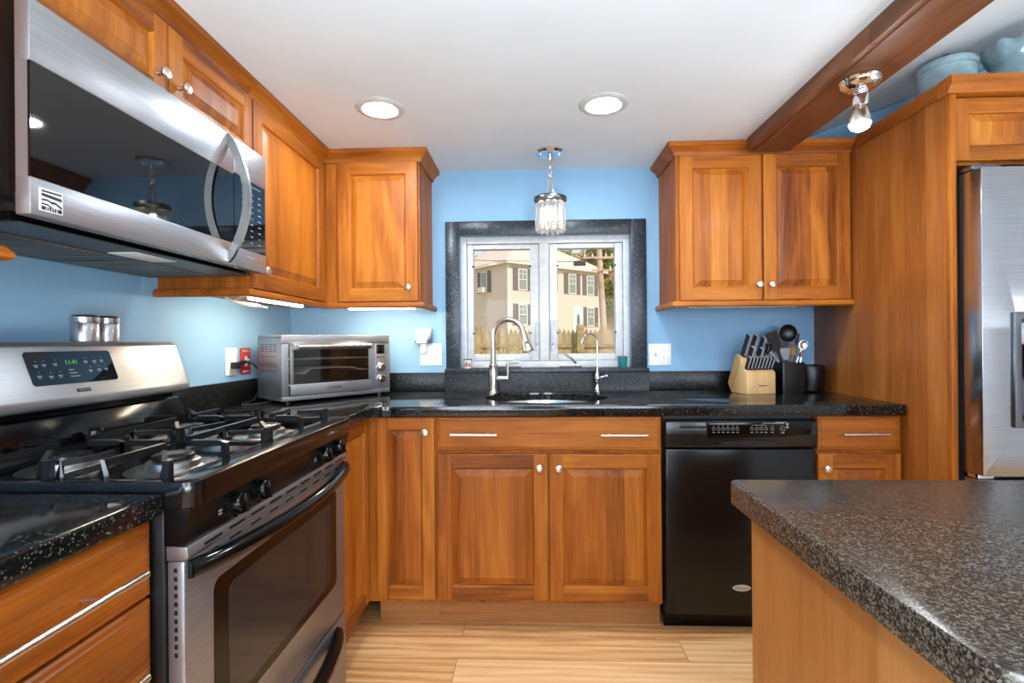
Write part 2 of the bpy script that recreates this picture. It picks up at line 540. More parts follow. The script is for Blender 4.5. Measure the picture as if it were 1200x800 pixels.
def slab_b(p, w, h):
    b = B()
    def ring(i0, d0, i1, d1):
        a = [(i0, i0), (w - i0, i0), (w - i0, h - i0), (i0, h - i0)]
        c = [(i1, i1), (w - i1, i1), (w - i1, h - i1), (i1, h - i1)]
        for k in range(4):
            j = (k + 1) % 4
            b.quad([p(*a[k], d0), p(*a[j], d0), p(*c[j], d1), p(*c[k], d1)])
    b.quad([p(0, 0, -.02), p(0, h, -.02), p(w, h, -.02), p(w, 0, -.02)])
    ring(0, -.02, 0, -.008); ring(0, -.008, .004, -.004); ring(.004, -.004, .011, -.003); ring(.011, -.003, .014, 0)
    b.quad([p(.014, .014), p(w - .014, .014), p(w - .014, h - .014), p(.014, h - .014)])
    return b

def add_knob(parent, P, N):
    b = B().lathe([(.0075, -.001), (.006, .003), (.0055, .013), (.011, .016), (.0155, .021), (.0155, .024), (.0125, .0275), (.006, .029), (0, .0292)], P, N, 20)
    return obj('knob', b, nick, parent)

def add_bar(parent, P, U, N, length):
    P, U, N = Vector(P), Vector(U), Vector(N)
    b = B().cyl(P - U * length / 2 + N * .032, P + U * length / 2 + N * .032, .006, seg=14)
    for s in (-1, 1):
        q = P + U * (s * length * .31)
        b.cyl(q - N * .002, q + N * .03, .0048, seg=10)
    return obj('handle', b, nick, parent)

def carcass_b(x0, x1, y0, y1, z0, z1, face, t=.018, top=False, bottom=True):
    """open box; face is the side ('-Y', '+X') closed with a face frame sheet"""
    b = B()
    if bottom: b.box(x0, x1, y0, y1, z0, z0 + t)
    if top: b.box(x0, x1, y0, y1, z1 - t, z1)
    zz0 = z0 + (t if bottom else 0); zz1 = z1 - (t if top else 0)
    if face == '-Y':
        b.box(x0, x0 + t, y0, y1, zz0, zz1); b.box(x1 - t, x1, y0, y1, zz0, zz1)
        b.box(x0 + t, x1 - t, y1 - t, y1, zz0, zz1); b.box(x0 + t, x1 - t, y0, y0 + t, zz0, zz1)
    else:
        b.box(x0, x1, y0, y0 + t, zz0, zz1); b.box(x0, x1, y1 - t, y1, zz0, zz1)
        b.box(x0, x0 + t, y0 + t, y1 - t, zz0, zz1); b.box(x1 - t, x1, y0 + t, y1 - t, zz0, zz1)
    return b

CROWN = [(0, 0), (.010, 0), (.012, .012), (.017, .020), (.030, .032), (.040, .038), (.042, .056), (0, .056)]
RAIL = [(0, 0), (.020, 0), (.026, .006), (.026, .014), (.020, .026), (0, .026)]

# ------------------------------------------------------------------ the room
XL, YB, ZC = -1.292, 2.652, 2.084
XR, YF, ZH = 3.3, -3.2, 3.1
WX0, WX1, WZ0, WZ1 = -0.374, 0.534, 1.035, 1.742       # window opening
struct('floor', B().box(XL - .15, XR + .15, YF - .15, YB + .15, -.1, 0), oak)
struct('ceiling', B().box(XL - .15, 1.08, YF - .15, YB + .15, ZC, ZC + .12), ceilm)
_k = .37
struct('ceiling', B().prism([(1.08, ZC + .005), (XR + .15, ZC + .005 + _k * (XR - .93)), (XR + .15, ZC + .13 + _k * (XR - .93)), (1.08, ZC + .13)], 'Y', YF - .15, YB + .15), ceilm)
b = B()
b.box(XL - .15, WX0, YB, YB + .15, 0, ZC); b.box(WX1, 1.08, YB, YB + .15, 0, ZC)
b.box(WX0, WX1, YB, YB + .15, 0, WZ0 - .03); b.box(WX0, WX1, YB, YB + .15, WZ1, ZC)
b.prism([(1.08, 0), (XR, 0), (XR, ZC + _k * (XR - 1.08)), (1.08, ZC)], 'Y', YB, YB + .15)
struct('wall_back', b, wallm)
struct('wall_left', B().box(XL - .15, XL, YF, YB, 0, ZC), wallm)
struct('wall_right', B().box(XR, XR + .15, YF, YB, 0, ZH - .19), rearm)
b = B().box(XL - .15, 1.08, YF - .15, YF, 0, ZC)
b.prism([(1.08, 0), (XR, 0), (XR, ZC + _k * (XR - 1.08)), (1.08, ZC)], 'Y', YF - .15, YF)
struct('wall_front', b, rearm)
for i, (x0, x1) in enumerate(((-.75, .35), (1.2, 2.6))):  # added windows with glowing panes, unseen, filling the room from behind
    w = empty('window_%d' % (i + 2), (x0, YF, .7)); w['kind'] = 'structure'
    b = B()
    for a in ((x0 - .07, x0, .63, 1.97), (x1, x1 + .07, .63, 1.97), (x0, x1, .63, .7), (x0, x1, 1.9, 1.97), ((x0 + x1) / 2 - .02, (x0 + x1) / 2 + .02, .7, 1.9)):
        b.box(a[0], a[1], YF, YF + .05, a[2], a[3], .004)
    obj('frame', b, white, w)
    obj('pane', B().box(x0, x1, YF + .002, YF + .012, .7, 1.9), fillR, w)

# granite surround, sill and casement window
b = B()
ox0, ox1, oz1 = -.445, .611, 1.811
b.box(ox0, WX0 + .002, YB - .022, YB, 1.032, oz1, .002); b.box(WX1 - .002, ox1, YB - .022, YB, 1.032, oz1, .002)
b.box(WX0 + .002, WX1 - .002, YB - .022, YB, WZ1 - .002, oz1, .002)
struct('trim_1', b, granW)
struct('trim_2', B().box(-.452, .620, YB - .034, YB, 1.008, 1.032, .004).box(WX0 + .001, WX1 - .001, YB, YB + .12, 1.008, 1.032), granW)
win = empty('window_1', (.08, 2.70, 1.032)); win['kind'] = 'structure'
yw = 2.69
b = B()
for a in ((WX0 + .001, WX0 + .034, 1.033, WZ1 - .001), (WX1 - .034, WX1 - .001, 1.033, WZ1 - .001), (WX0 + .034, WX1 - .034, 1.702, WZ1 - .001),
          (WX0 + .034, WX1 - .034, 1.033, 1.068), (.052, .104, 1.068, 1.702)):
    b.box(a[0], a[1], yw, yw + .09, a[2], a[3], .003)
obj('frame', b, white, win)
for x0, x1, g0, g1 in ((-.338, .050, -.304, .003), (.106, .499, .151, .459)):
    b = B()
    z0, z1, h0, h1 = 1.070, 1.700, 1.106, 1.674
    for a in ((x0, g0, z0, z1), (g1, x1, z0, z1), (g0, g1, z0, h0), (g0, g1, h1, z1)):
        b.box(a[0], a[1], yw + .012, yw + .06, a[2], a[3], .004)
    s = obj('sash', b, white, win)
    obj('pane', B().box(g0, g1, yw + .034, yw + .038, h0, h1), glass, s)
    b = B()
    for xx in (g0, g1):
        for zz in (1.22, 1.58): b.box(xx - .006, xx + .006, yw + .006, yw + .013, zz - .004, zz + .004)
    obj('clip', b, blkm, s)
for x in (.036, .119):
    b = B().box(x - .009, x + .009, yw + .003, yw + .013, 1.125, 1.19, .003).tube([(x, yw + .012, 1.15), (x, yw - .012, 1.165), (x + .002, yw - .018, 1.285)], .006, 8)
    obj('lock_lever', b, white, win)
for x, s in ((-.11, -1), (.215, 1)):
    b = B().box(x - .055, x + .055, yw - .018, yw + .001, 1.034, 1.052, .003)
    c = obj('crank_base', b, white, win)
    b = B()
    if s > 0: b.tube([(x + .03, yw - .02, 1.056), (x + .01, yw - .028, 1.075), (x - .032, yw - .03, 1.108)], .006, 8).lathe([(0, -.008), (.008, 0), (0, .008)], (x - .034, yw - .03, 1.11))
    else: b.tube([(x - .02, yw - .02, 1.056), (x + .03, yw - .025, 1.066), (x + .05, yw - .025, 1.066)], .007, 8)
    obj('crank_handle', b, nick if s > 0 else white, win)
    obj('crank_slot', B().box(x - .06, x + .06, yw - .024, yw - .0185, 1.0325, 1.041), blkm, win)

# ------------------------------------------------------------------ ceiling beam
b = B()
b.box(.986, 1.010, YF, 1.476, 2.022, 2.083, .0015); b.box(.986, 1.010, 1.4785, 2.288, 2.022, 2.083, .0015)
b.box(1.0102, 1.172, YF, 2.288, 2.019, 2.083, .002); b.box(1.085, 1.172, YF, 2.288, 2.0832, 2.084, 0)
tag(obj('ceiling_beam', b, wBeam), 'dark brown boxed wooden beam running along the ceiling', 'beam')

# ------------------------------------------------------------------ base cabinets along the back wall
YD, YC = 2.024, 2.044
N_, U_ = (0, -1, 0), (1, 0, 0)
MV, ML = [wZ_x, wX, wZ_x], [wZ_y, wY, wZ_y]

def back_door(root, x0, x1, z0, z1, y=YD, fr=.056, knob=None):
    d = obj('door', door_b(frame_fn((x0, y, z0), U_, N_), x1 - x0, z1 - z0, fr), MV, root, fix=False, smooth=30)
    if knob: add_knob(d, (knob[0], y, knob[1]), N_)
    return d
def back_drawer(root, x0, x1, z0, z1, bars, y=YD, length=.185):
    d = obj('drawer', slab_b(frame_fn((x0, y, z0), U_, N_), x1 - x0, z1 - z0), wX, root, fix=False, smooth=30)
    for x, z in bars: add_bar(d, (x, y, z), U_, N_, length)
    return d
def left_door(root, y0, y1, z0, z1, x, fr=.056, knob=None):
    d = obj('door', door_b(frame_fn((x, y0, z0), (0, 1, 0), (1, 0, 0)), y1 - y0, z1 - z0, fr), ML, root, fix=False, smooth=30)
    if knob: add_knob(d, (x, knob[0], knob[1]), (1, 0, 0))
    return d

r = thing('base_cabinet', 'narrow cherry base cabinet with one tall door, left of the sink cabinet', 'cabinet', (-.525, 2.34, 0))
obj('carcass', carcass_b(-.679, -.390, YC, 2.63, .105, .8735, '-Y'), wZ_x, r)
back_door(r, -.634, -.394, .122, .868, fr=.05, knob=(-.43, .806))
obj('toe_kick', B().box(-.640, -.390, 2.087, 2.105, 0, .105), wKick, r)

r = thing('base_cabinet', 'wide cherry sink base cabinet with two doors under a long false drawer', 'cabinet', (.07, 2.34, 0))
obj('carcass', carcass_b(-.389, .528, YC, 2.63, .105, .8735, '-Y'), wZ_x, r)
back_drawer(r, -.383, .522, .731, .868, ((-.230, .800), (.371, .797)))
back_door(r, -.383, .067, .122, .718, knob=(.034, .662))
back_door(r, .073, .522, .122, .718, knob=(.112, .662))
obj('toe_kick', B().box(-.389, .528, 2.087, 2.105, 0, .105), wKick, r)

r = thing('base_cabinet', 'small cherry cabinet right of the black dishwasher, drawer over a door', 'cabinet', (1.30, 2.34, 0))
obj('carcass', carcass_b(1.136, 1.474, YC, 2.63, .105, .8735, '-Y'), wZ_x, r)
back_drawer(r, 1.140, 1.462, .731, .869, ((1.309, .800),), length=.178)
back_door(r, 1.140, 1.462, .122, .718, knob=(1.166, .662))
obj('toe_kick', B().box(1.136, 1.474, 2.087, 2.105, 0, .105), wKick, r)

# left run: corner cabinet between range and back run, and the drawer stack before the range
r = thing('base_cabinet', 'cherry corner cabinet door squeezed between the range and the back run', 'cabinet', (-.96, 1.83, 0))
obj('carcass', carcass_b(XL + .02, -.680, 1.635, 2.03, .105, .8735, '+X'), wZ_y, r)
left_door(r, 1.640, 2.012, .122, .868, -.660, fr=.05, knob=(1.675, .806))
obj('toe_kick', B().box(-.745, -.727, 1.635, 2.085, 0, .105), wKick, r)

r = thing('drawer_cabinet', 'cherry drawer stack with bar pulls left of the range', 'cabinet', (-.97, .57, 0))
obj('carcass', carcass_b(XL + .02, -.680, .290, .849, .105, .8735, '+X'), wZ_y, r)
for z0, z1 in ((.738, .866), (.535, .732), (.332, .529), (.122, .326)):
    d = obj('drawer', slab_b(frame_fn((-.660, .295, z0), (0, 1, 0), (1, 0, 0)), .553, z1 - z0), wY, r, fix=False, smooth=30)
    add_bar(d, (-.660, .573, (z0 + z1) / 2 - .003), (0, 1, 0), (1, 0, 0), .44)
obj('toe_kick', B().box(-.745, -.727, .290, .849, 0, .105), wKick, r)

# ------------------------------------------------------------------ countertops
def slab_outline(outline, z0, z1, hole=None, bev=.007):
    bm = bmesh.new()
    def loop(pts):
        vs = [bm.verts.new((x, y, z1)) for x, y in pts]
        return [bm.edges.new((vs[i], vs[(i + 1) % len(vs)])) for i in range(len(vs))]
    es = loop(outline)
    if hole: es += loop(hole)
    bmesh.ops.triangle_fill(bm, use_beauty=True, use_dissolve=False, edges=es)
    for f in bm.faces:
        if f.normal.z < 0: f.normal_flip()
    r = bmesh.ops.extrude_face_region(bm, geom=list(bm.faces))
    vs = [g for g in r['geom'] if isinstance(g, bmesh.types.BMVert)]
    bmesh.ops.translate(bm, vec=(0, 0, z0 - z1), verts=vs)
    bmesh.ops.recalc_face_normals(bm, faces=bm.faces)
    bm.normal_update()
    e2 = [e for e in bm.edges if len(e.link_faces) == 2 and abs(e.verts[0].co.z - e.verts[1].co.z) < 1e-6 and e.calc_face_angle(0) > 1.2]
    bmesh.ops.bevel(bm, geom=e2, offset=bev, segments=3, profile=0.5, affect='EDGES', clamp_overlap=True)
    b = B(); b.bm.free(); b.bm = bm
    return b
def arc(cx, cy, r, a0, a1, n=8):
    return [(cx + r * math.cos(math.radians(a0 + (a1 - a0) * i / n)), cy + r * math.sin(math.radians(a0 + (a1 - a0) * i / n))) for i in range(n + 1)]
ell = lambda cx, cy, a, b_, n=48: [(cx + a * math.cos(2 * PI * i / n), cy + b_ * math.sin(2 * PI * i / n)) for i in range(n)]

r = thing('countertop', 'black granite countertop along the back wall holding the sink', 'countertop', (.08, 2.33, .874))
out = [(-.645, 1.632)] + arc(-.565, 1.923, .08, 180, 90) + arc(1.455, 2.021, .018, -90, 0, 4) + [(1.473, 2.631), (XL + .001, 2.631), (XL + .001, 1.632)]
SINK = (.074, 2.325, .285, .222)
obj('slab', slab_outline(out, .874, .914, ell(*SINK)), gran, r, smooth=40)
b = B().box(XL + .021, -.4525, 2.631, YB - .001, .914, 1.012, .002).box(-.4525, .6205, 2.631, YB - .001, .914, 1.0075, .0).box(.6205, 1.473, 2.631, YB - .001, .914, 1.012, .002)
b.box(XL + .001, XL + .021, 1.632, YB - .001, .914, 1.012, .002)
obj('backsplash', b, granB, r)

r = thing('countertop', 'black granite countertop over the drawers, left of the range', 'countertop', (-.97, .3, .874))
obj('slab', slab_outline([(-.645, -.6), (-.645, .849), (XL + .001, .849), (XL + .001, -.6)], .874, .914), gran, r, smooth=40)

# sink bowl
r = thing('kitchen_sink', 'oval stainless undermount sink in the black countertop', 'sink', (.074, 2.325, .70))
cx, cy, sa, sb = SINK
prof = [(1.03, .8735), (1.0, .8735), (.985, .85), (.97, .74), (.90, .705), (.6, .694), (.1, .690), (0, .690)]
b = B(); rings = []
for s, z in prof:
    rings.append([b.bm.verts.new((cx, cy, z))] if s == 0 else [b.bm.verts.new((x, y, z)) for x, y in ell(cx, cy, sa * s, sb * s)])
for A, D in zip(rings, rings[1:]):
    for i in range(len(A)):
        j = (i + 1) % len(A)
        b.bm.faces.new((A[i], A[j], D[0]) if len(D) == 1 else (A[i], A[j], D[j], D[i]))
bowl = obj('bowl', b, sinkst, r, smooth=60)
_s = bowl.modifiers.new('thickness', 'SOLIDIFY'); _s.thickness = .0012; _s.offset = 1
obj('drain', B().lathe([(.045, .6915), (.045, .694), (.03, .6925), (0, .6925)], (cx, cy, 0)), chrome, r)

# ------------------------------------------------------------------ island
r = thing('kitchen_island', 'wooden island base with upright grain under a brown granite top', 'island', (.88, .67, 0))
obj('body', B().box(.40, 1.36, .425, .925, .0, .8735, .002), [wIsland], r)
out = arc(.365 + .02, .943 - .02, .02, 180, 90, 4) + arc(1.38, .923, .02, 90, 0, 4) + arc(1.38, .415, .02, 0, -90, 4) + arc(.365 + .028, .395 + .028, .028, 270, 180, 5)
tag(obj('island_countertop', slab_outline(out, .874, .914, bev=.011), granI, None, smooth=40), 'speckled brown granite top on the wooden island', 'countertop')

# ------------------------------------------------------------------ upper cabinets
YU = 2.327
r = thing('upper_cabinet', 'two-door cherry wall cabinet right of the window', 'cabinet', (1.08, 2.5, 1.327))
obj('carcass', B().box(.682, 1.474, YU + .02, YB - .001, 1.3535, 2.0278), wZ_x, r)
back_door(r, .695, 1.0695, 1.355, 2.024, YU, knob=(1.047, 1.425))
back_door(r, 1.0745, 1.464, 1.355, 2.024, YU, knob=(1.104, 1.425))
obj('crown', B().sweep([(.682, YB - .001), (.682, YU + .02), (1.474, YU + .02)][::-1], [(-d, z + ZC - .0575) for d, z in CROWN]), wX, r)
obj('light_rail', B().sweep([(.684, YB - .001), (.684, YU + .022), (1.474, YU + .022)][::-1], [(-d, z + 1.327) for d, z in RAIL]), wX, r)

r = thing('upper_cabinet', 'one-door cherry wall cabinet on the back wall left of the window', 'cabinet', (-.73, 2.5, 1.337))
obj('carcass', B().box(-.9745, -.518, YU + .02, YB - .001, 1.3635, 2.0278), wZ_x, r)
back_door(r, -.905, -.524, 1.367, 2.026, YU, knob=(-.567, 1.432))
obj('crown', B().sweep([(-.518, YB - .001), (-.518, YU + .02), (-.973, YU + .02)], [(-d, z + ZC - .0575) for d, z in CROWN]), wX, r)
obj('light_rail', B().sweep([(-.520, YB - .001), (-.520, YU + .022), (-.973, YU + .022)], [(-d, z + 1.337) for d, z in RAIL]), wX, r)
XU = -.955
r = thing('upper_cabinet', 'tall one-door cherry wall cabinet between the microwave and the corner', 'cabinet', (-1.13, 2.0, 1.337))
obj('carcass', B().box(XL + .001, XU - .02, 1.690, YB - .001, 1.3635, 2.0278), wZ_y, r)
left_door(r, 1.704, 2.296, 1.367, 2.026, XU, knob=(1.752, 1.432))
obj('crown', B().sweep([(XU - .02, YU + .02), (XU - .02, 1.690)], [(-d, z + ZC - .0575) for d, z in CROWN]), wY, r)
obj('light_rail', B().sweep([(XU - .022, YU + .022), (XU - .022, 1.690), (XL + .001, 1.690)], [(-d, z + 1.337) for d, z in RAIL]), wY, r)

r = thing('upper_cabinet', 'short two-door cherry cabinet above the microwave', 'cabinet', (-1.13, 1.27, 1.80))
obj('carcass', B().box(XL + .001, XU - .02, .852, 1.6885, 1.8005, 2.0278), wZ_y, r)
left_door(r, .862, 1.294, 1.803, 2.026, XU, fr=.05, knob=(1.257, 1.875))
left_door(r, 1.300, 1.697, 1.803, 2.026, XU, fr=.05, knob=(1.337, 1.875))
obj('crown', B().sweep([(XU - .02, 1.6885), (XU - .02, .852)], [(-d, z + ZC - .0575) for d, z in CROWN]), wY, r)

r = thing('upper_cabinet', 'cherry wall cabinet left of the microwave, only its lower edge in view', 'cabinet', (-1.13, .57, 1.327))
obj('carcass', B().box(XL + .001, XU - .02, .30, .838, 1.3535, 2.0278), wZ_y, r)
left_door(r, .31, .832, 1.357, 2.026, XU, knob=(.79, 1.432))
obj('crown', B().sweep([(XU - .02, .850), (XU - .02, .30)], [(-d, z + ZC - .0575) for d, z in CROWN]), wY, r)
obj('light_rail', B().sweep([(XL + .001, .838), (XU - .020, .838), (XU - .020, .30)], [(-d * 1.5, z + 1.327) for d, z in RAIL]), wY, r)

# tall end panel and cabinet over the fridge
r = thing('end_panel', 'tall cherry end panel beside the fridge, reaching the ceiling cabinets', 'panel', (1.485, 2.2, 0))
obj('panel', B().box(1.476, 1.494, 1.822, YB - .001, 0, 2.083, .001), wPanel, r)
obj('face_stile', B().box(1.474, 1.496, 1.801, 1.8215, 0, 2.0265, .002), wZ_x, r)
obj('crown', B().box(1.464, 1.4755, 1.8415, 2.286, 2.030, 2.083, .003), wY, r)
r = thing('upper_cabinet', 'cherry cabinet over the fridge with pottery on top', 'cabinet', (1.96, 2.2, 1.77))
obj('carcass', B().box(1.4965, 2.44, 1.842, YB - .001, 1.79, 2.0828), wZ_x, r)
back_door(r, 1.505, 1.958, 1.80, 2.022, 1.820, fr=.05, knob=(1.925, 1.84))
back_door(r, 1.964, 2.425, 1.80, 2.022, 1.820, fr=.05, knob=(1.998, 1.84))
b = B().sweep([(1.464, 1.801), (2.44, 1.801)], [(0, 2.028), (.006, 2.028), (.008, 2.036), (.014, 2.050), (.022, 2.056), (.022, 2.085), (-.04, 2.085), (-.04, 2.028)])
obj('crown', b, wX, r)

# under-cabinet lights
def strip(label, p0, p1, w, mat, x):
    r = thing('under_cabinet_light', label, 'light', ((p0[0] + p1[0]) / 2, (p0[1] + p1[1]) / 2, x))
    b = B().box(p0[0], p1[0], p0[1], p1[1], x + .010, x + .0245, .002)
    obj('housing', b, plas, r)
    obj('diffuser', B().box(p0[0] + .006, p1[0] - .006, p0[1] + .006, p1[1] - .006, x + .001, x + .010), mat, r)
    return r
r = strip('lit under-cabinet light strip below the tall cabinet beside the microwave', (-1.045, 1.80), (-1.005, 2.20), .04, lampS, 1.335)
obj('cord', B().tube([(-1.02, 1.80, 1.352), (-1.03, 1.76, 1.345), (-1.06, 1.74, 1.325), (-1.03, 1.80, 1.313), (-.995, 1.86, 1.309), (-1.01, 1.83, 1.316), (-1.07, 1.765, 1.328), (-1.09, 1.75, 1.34)], .004, 6), offw, r)
strip('lit under-cabinet light strip left of the window', (-.885, 2.385), (-.555, 2.425), .04, lampS, 1.335)
strip('unlit white under-cabinet light strip right of the window', (.75, 2.385), (1.26, 2.425), .04, plas, 1.326)

# ------------------------------------------------------------------ gas range
RY0, RY1 = .856, 1.626
rg = thing('gas_range', 'stainless and black gas range with four burners in the left counter run', 'stove', (-.94, 1.24, 0))
def rrect(a0, a1, c0, c1, r, n=5):
    return arc(a0 + r, c0 + r, r, 180, 270, n) + arc(a1 - r, c0 + r, r, 270, 360, n) + arc(a1 - r, c1 - r, r, 0, 90, n) + arc(a0 + r, c1 - r, r, 90, 180, n)
obj('body', B().box(-1.265, -.647, RY0, RY1, .02, .893, .003).box(-1.2, -.70, RY0 + .03, RY1 - .03, 0, .02), blkm, rg)
cook = obj('cooktop', slab_outline(rrect(-1.262, -.590, RY0 - .002, RY1 + .002, .03), .884, .931, rrect(-1.128, -.654, RY0 + .028, RY1 - .028, .025), .015), enam, rg, smooth=45)
obj('burner_pan', B().box(-1.135, -.648, RY0 + .02, RY1 - .02, .896, .9075), [enam], cook)
# burners: alloy bowl, ring and black cap
burn = [(-.772, 1.052), (-.772, 1.430), (-1.005, 1.052), (-1.005, 1.430)]
for i, (x, y) in enumerate(burn):
    bu = obj('burner', B().lathe([(.088, .9077), (.084, .910), (.060, .9085), (.052, .912), (.050, .924), (.044, .927), (.030, .927), (0, .927)], (x, y, 0), seg=32), alum, rg)
    b = B().lathe([(.037, .927), (.041, .931), (.040, .937), (.034, .9395), (0, .940)], (x, y, 0), seg=28)
    obj('burner_cap', b, iron, bu)
def grate(y0, y1):
    b = B()
    x0, x1 = -1.118, -.664
    z = .948; s = (.0055, .0065)
    def bar(p, q, mid=None):
        b.tube([p, q], 0, flat=s)
    ym = (y0 + y1) / 2; xm = (x0 + x1) / 2
    # feet, low outer rails and raised fingers
    for x in (x0, x1, xm):
        for y in (y0, y1):
            b.tube([(x, y, .9085), (x, y, z + .014)], 0, flat=(.007, .006), up=(1, 0, 0))
    for y in (y0, y1):
        b.tube([(x0, y, .922), (x1, y, .922)], 0, flat=(.0055, .005))
    for x in (x0, x1):
        b.tube([(x, y0, .922), (x, y1, .922)], 0, flat=(.0055, .005))
    b.tube([(xm, y0, .922), (xm, y1, .922)], 0, flat=(.0055, .005))
    for cx_ in (-.772, -1.005):
        ends = [(cx_, y0), (cx_, y1)]
        for y, sgn in ((y0, 1), (y1, -1)):
            b.tube([(cx_ - .012, y, .924), (cx_ - .012, y, z + .010), (cx_, y + sgn * .05, z + .012), (cx_, ym - sgn * .038, z + .012)], 0, flat=s)
        for x in ((x1 if cx_ > -.9 else xm), (xm if cx_ > -.9 else x0)):
            sg = 1 if x > cx_ else -1
            b.tube([(x, ym, .920), (x, ym, z + .010), (x - sg * .014, ym, z + .012), (cx_ + sg * .036, ym, z + .012)], 0, flat=s, up=(0, 1, 0))
        for sx in (-1, 1):
            for y, sgn in ((y0, 1), (y1, -1)):
                xx = cx_ + sx * .098
                b.tube([(xx, y, .922), (xx, y + sgn * .006, z + .006), (cx_ + sx * .05, ym - sgn * .105, z + .012)], 0, flat=(.0045, .0055))
    return b
obj('grate', grate(RY0 + .034, 1.236), iron, rg, smooth=20)
obj('grate', grate(1.246, RY1 - .034), iron, rg, smooth=20)
cp = obj('control_panel', B().prism([(-.647, .8838), (-.599, .8838), (-.600, .882), (-.612, .818), (-.647, .818)], 'Y', RY0, RY1, .002), plain('control_panel_black', (9, 9, 10), 0.3, spec=0.25), rg)
kn = Vector((1, 0, .15)).normalized()
for y in (.992, 1.083, 1.424, 1.526):
    P0 = Vector((-.6062, y, .849))
    k_ = obj('knob', B().lathe([(.0265, 0), (.0265, .004), (.022, .006), (.0215, .022), (.019, .026), (0, .0262)], P0, kn, 24), blk, cp)
    b = B().box(-.0025, .0025, -.019, .019, .024, .032, .001)
    M = kn.to_track_quat('Z', 'Y').to_matrix().to_4x4(); M.translation = P0
    bmesh.ops.transform(b.bm, matrix=M @ Matrix.Rotation(.12 * (y - 1), 4, 'Z'), verts=b.bm.verts)
    obj('grip', b, blk, k_)
for y in (.992, 1.083, 1.424, 1.526):
    b = B()
    for i in range(3): b.box(-.6058, -.6052, y - .046, y - .036, .842 + i * .006, .845 + i * .006)
    obj('burner_print', b, grey, cp)
    obj('knob_print', B().box(-.6030, -.6020, y - .012, y + .012, .8775, .8785), grey, cp)
# oven door
dr = obj('oven_door', B().box(-.646, -.613, RY0 + .004, RY1 - .004, .305, .790, .006), ss, rg)
obj('door_trim', B().prism([(-.646, .7905), (-.612, .7905), (-.606, .797), (-.609, .815), (-.646, .8165)], 'Y', RY0 + .004, RY1 - .004, .0015), ss, dr)
b = B()
for i in range(9):
    y = .905 + i * .078
    b.box(-.6085, -.6055, y, y + .052, .801, .806); b.box(-.6145, -.6125, y + .01, y + .05, .776, .781)
obj('vent_slots', b, blkm, dr)
b = B()
for i in range(11): b.box(-.632, -.626, RY0 + .0035, RY0 + .0045, .62 + i * .015, .628 + i * .015)
obj('side_slots', b, blkm, dr)
obj('window_border', B().prism(rrect(.940, 1.545, .420, .718, .022), 'X', -.6135, -.6118), blk, dr)
obj('window_glass', B().prism(rrect(.985, 1.500, .445, .690, .018), 'X', -.6128, -.6112), plain('smoked_oven_glass', (46, 45, 44), 0.08, spec=0.32), dr)
def bow(y0, y1, x, dx, z, n=18, dz=0):
    return [(x + dx * math.sin(PI * i / n) ** .7, y0 + (y1 - y0) * i / n, z + dz * math.sin(PI * i / n)) for i in range(n + 1)]
b = B().tube(bow(.868, 1.612, -.612, .055, .772), [.019] * 19, 12)
bmesh.ops.scale(b.bm, vec=(1, 1, .85), verts=b.bm.verts, space=Matrix.Translation((0, 0, -.772)))
obj('handle', b, blk, dr)
dw_ = obj('storage_drawer', B().box(-.646, -.613, RY0 + .004, RY1 - .004, .045, .297, .006), ss, rg)
b = B().tube(bow(.95, 1.545, -.612, .046, .262), [.020] * 19, 12)
bmesh.ops.scale(b.bm, vec=(1, 1, 1.1), verts=b.bm.verts, space=Matrix.Translation((0, 0, -.262)))
obj('handle', b, blk, dw_)
# backguard
bgd = obj('backguard', B().prism([(-1.258, .9315), (-1.138, .9315), (-1.140, .945), (-1.158, .999), (-1.163, 1.003), (-1.258, 1.003)], 'Y', RY0 + .006, 1.606, .002).box(-1.258, -1.175, RY0 + .01, 1.598, 1.003, 1.022), blk, rg)
P0, P1 = Vector((-1.122, 0, 1.046)), Vector((-1.168, 0, 1.172))
con = obj('console', B().prism([(-1.258, 1.0215), (-1.130, 1.0215), (-1.121, 1.030), (-1.122, 1.046), (-1.168, 1.172), (-1.182, 1.182), (-1.258, 1.182)], 'Y', RY0 + .004, 1.606, .004), ss, rg)
vd = (P1 - P0).normalized(); nd = Vector((0, 1, 0)).cross(vd)
def onface(y, z):      # a point on the slanted console face
    t = (z - P0.z) / (P1.z - P0.z); return P0 + (P1 - P0) * t + Vector((0, y, 0))
b = B(); pts = rrect(1.100, 1.335, 1.079, 1.158, .008)
A = [b.bm.verts.new(onface(y, z) + nd * .0018) for y, z in pts]; D = [b.bm.verts.new(onface(y, z) - nd * .002) for y, z in pts]
b.bm.faces.new(A); b.bm.faces.new(D[::-1])
for i in range(len(A)): b.bm.faces.new((A[i], A[(i + 1) % len(A)], D[(i + 1) % len(A)], D[i]))
disp = obj('display', b, blkg, con)
text('clock_digits', '11:41', .017, onface(1.212, 1.130) + nd * .0022, (0, 1, 0), vd, greenled, disp, .0002, squash=.95)
b = B()
def mark(y, z, w, h):
    c = onface(y, z) + nd * .0020
    u = Vector((0, 1, 0)) * w / 2; v = vd * h / 2
    b.quad([c - u - v, c + u - v, c + u + v, c - u + v])
for grp in (((1.120, 1.126), (1.140, 1.127), (1.168, 1.128), (1.120, 1.101), (1.148, 1.099), (1.172, 1.100)), ((1.252, 1.131), (1.278, 1.131), (1.300, 1.132), (1.258, 1.108), (1.284, 1.109), (1.306, 1.110)), None):
    b = B()
    if grp is None:
        for i in range(3): mark(1.205 + i * .003, 1.112 - i * .008, .014 + i * .006, .0018)
    else:
        for y, z in grp: mark(y, z, .011, .0022); mark(y, z - .004, .008, .0016); mark(y + .002, z + .009, .002, .002)
    obj('key_print', b, grey, disp, fix=False, smooth=0)
bd = obj('badge', B().box(-.019, .019, -.0045, .0045, -.0004, .0012), markb, con, local=True)
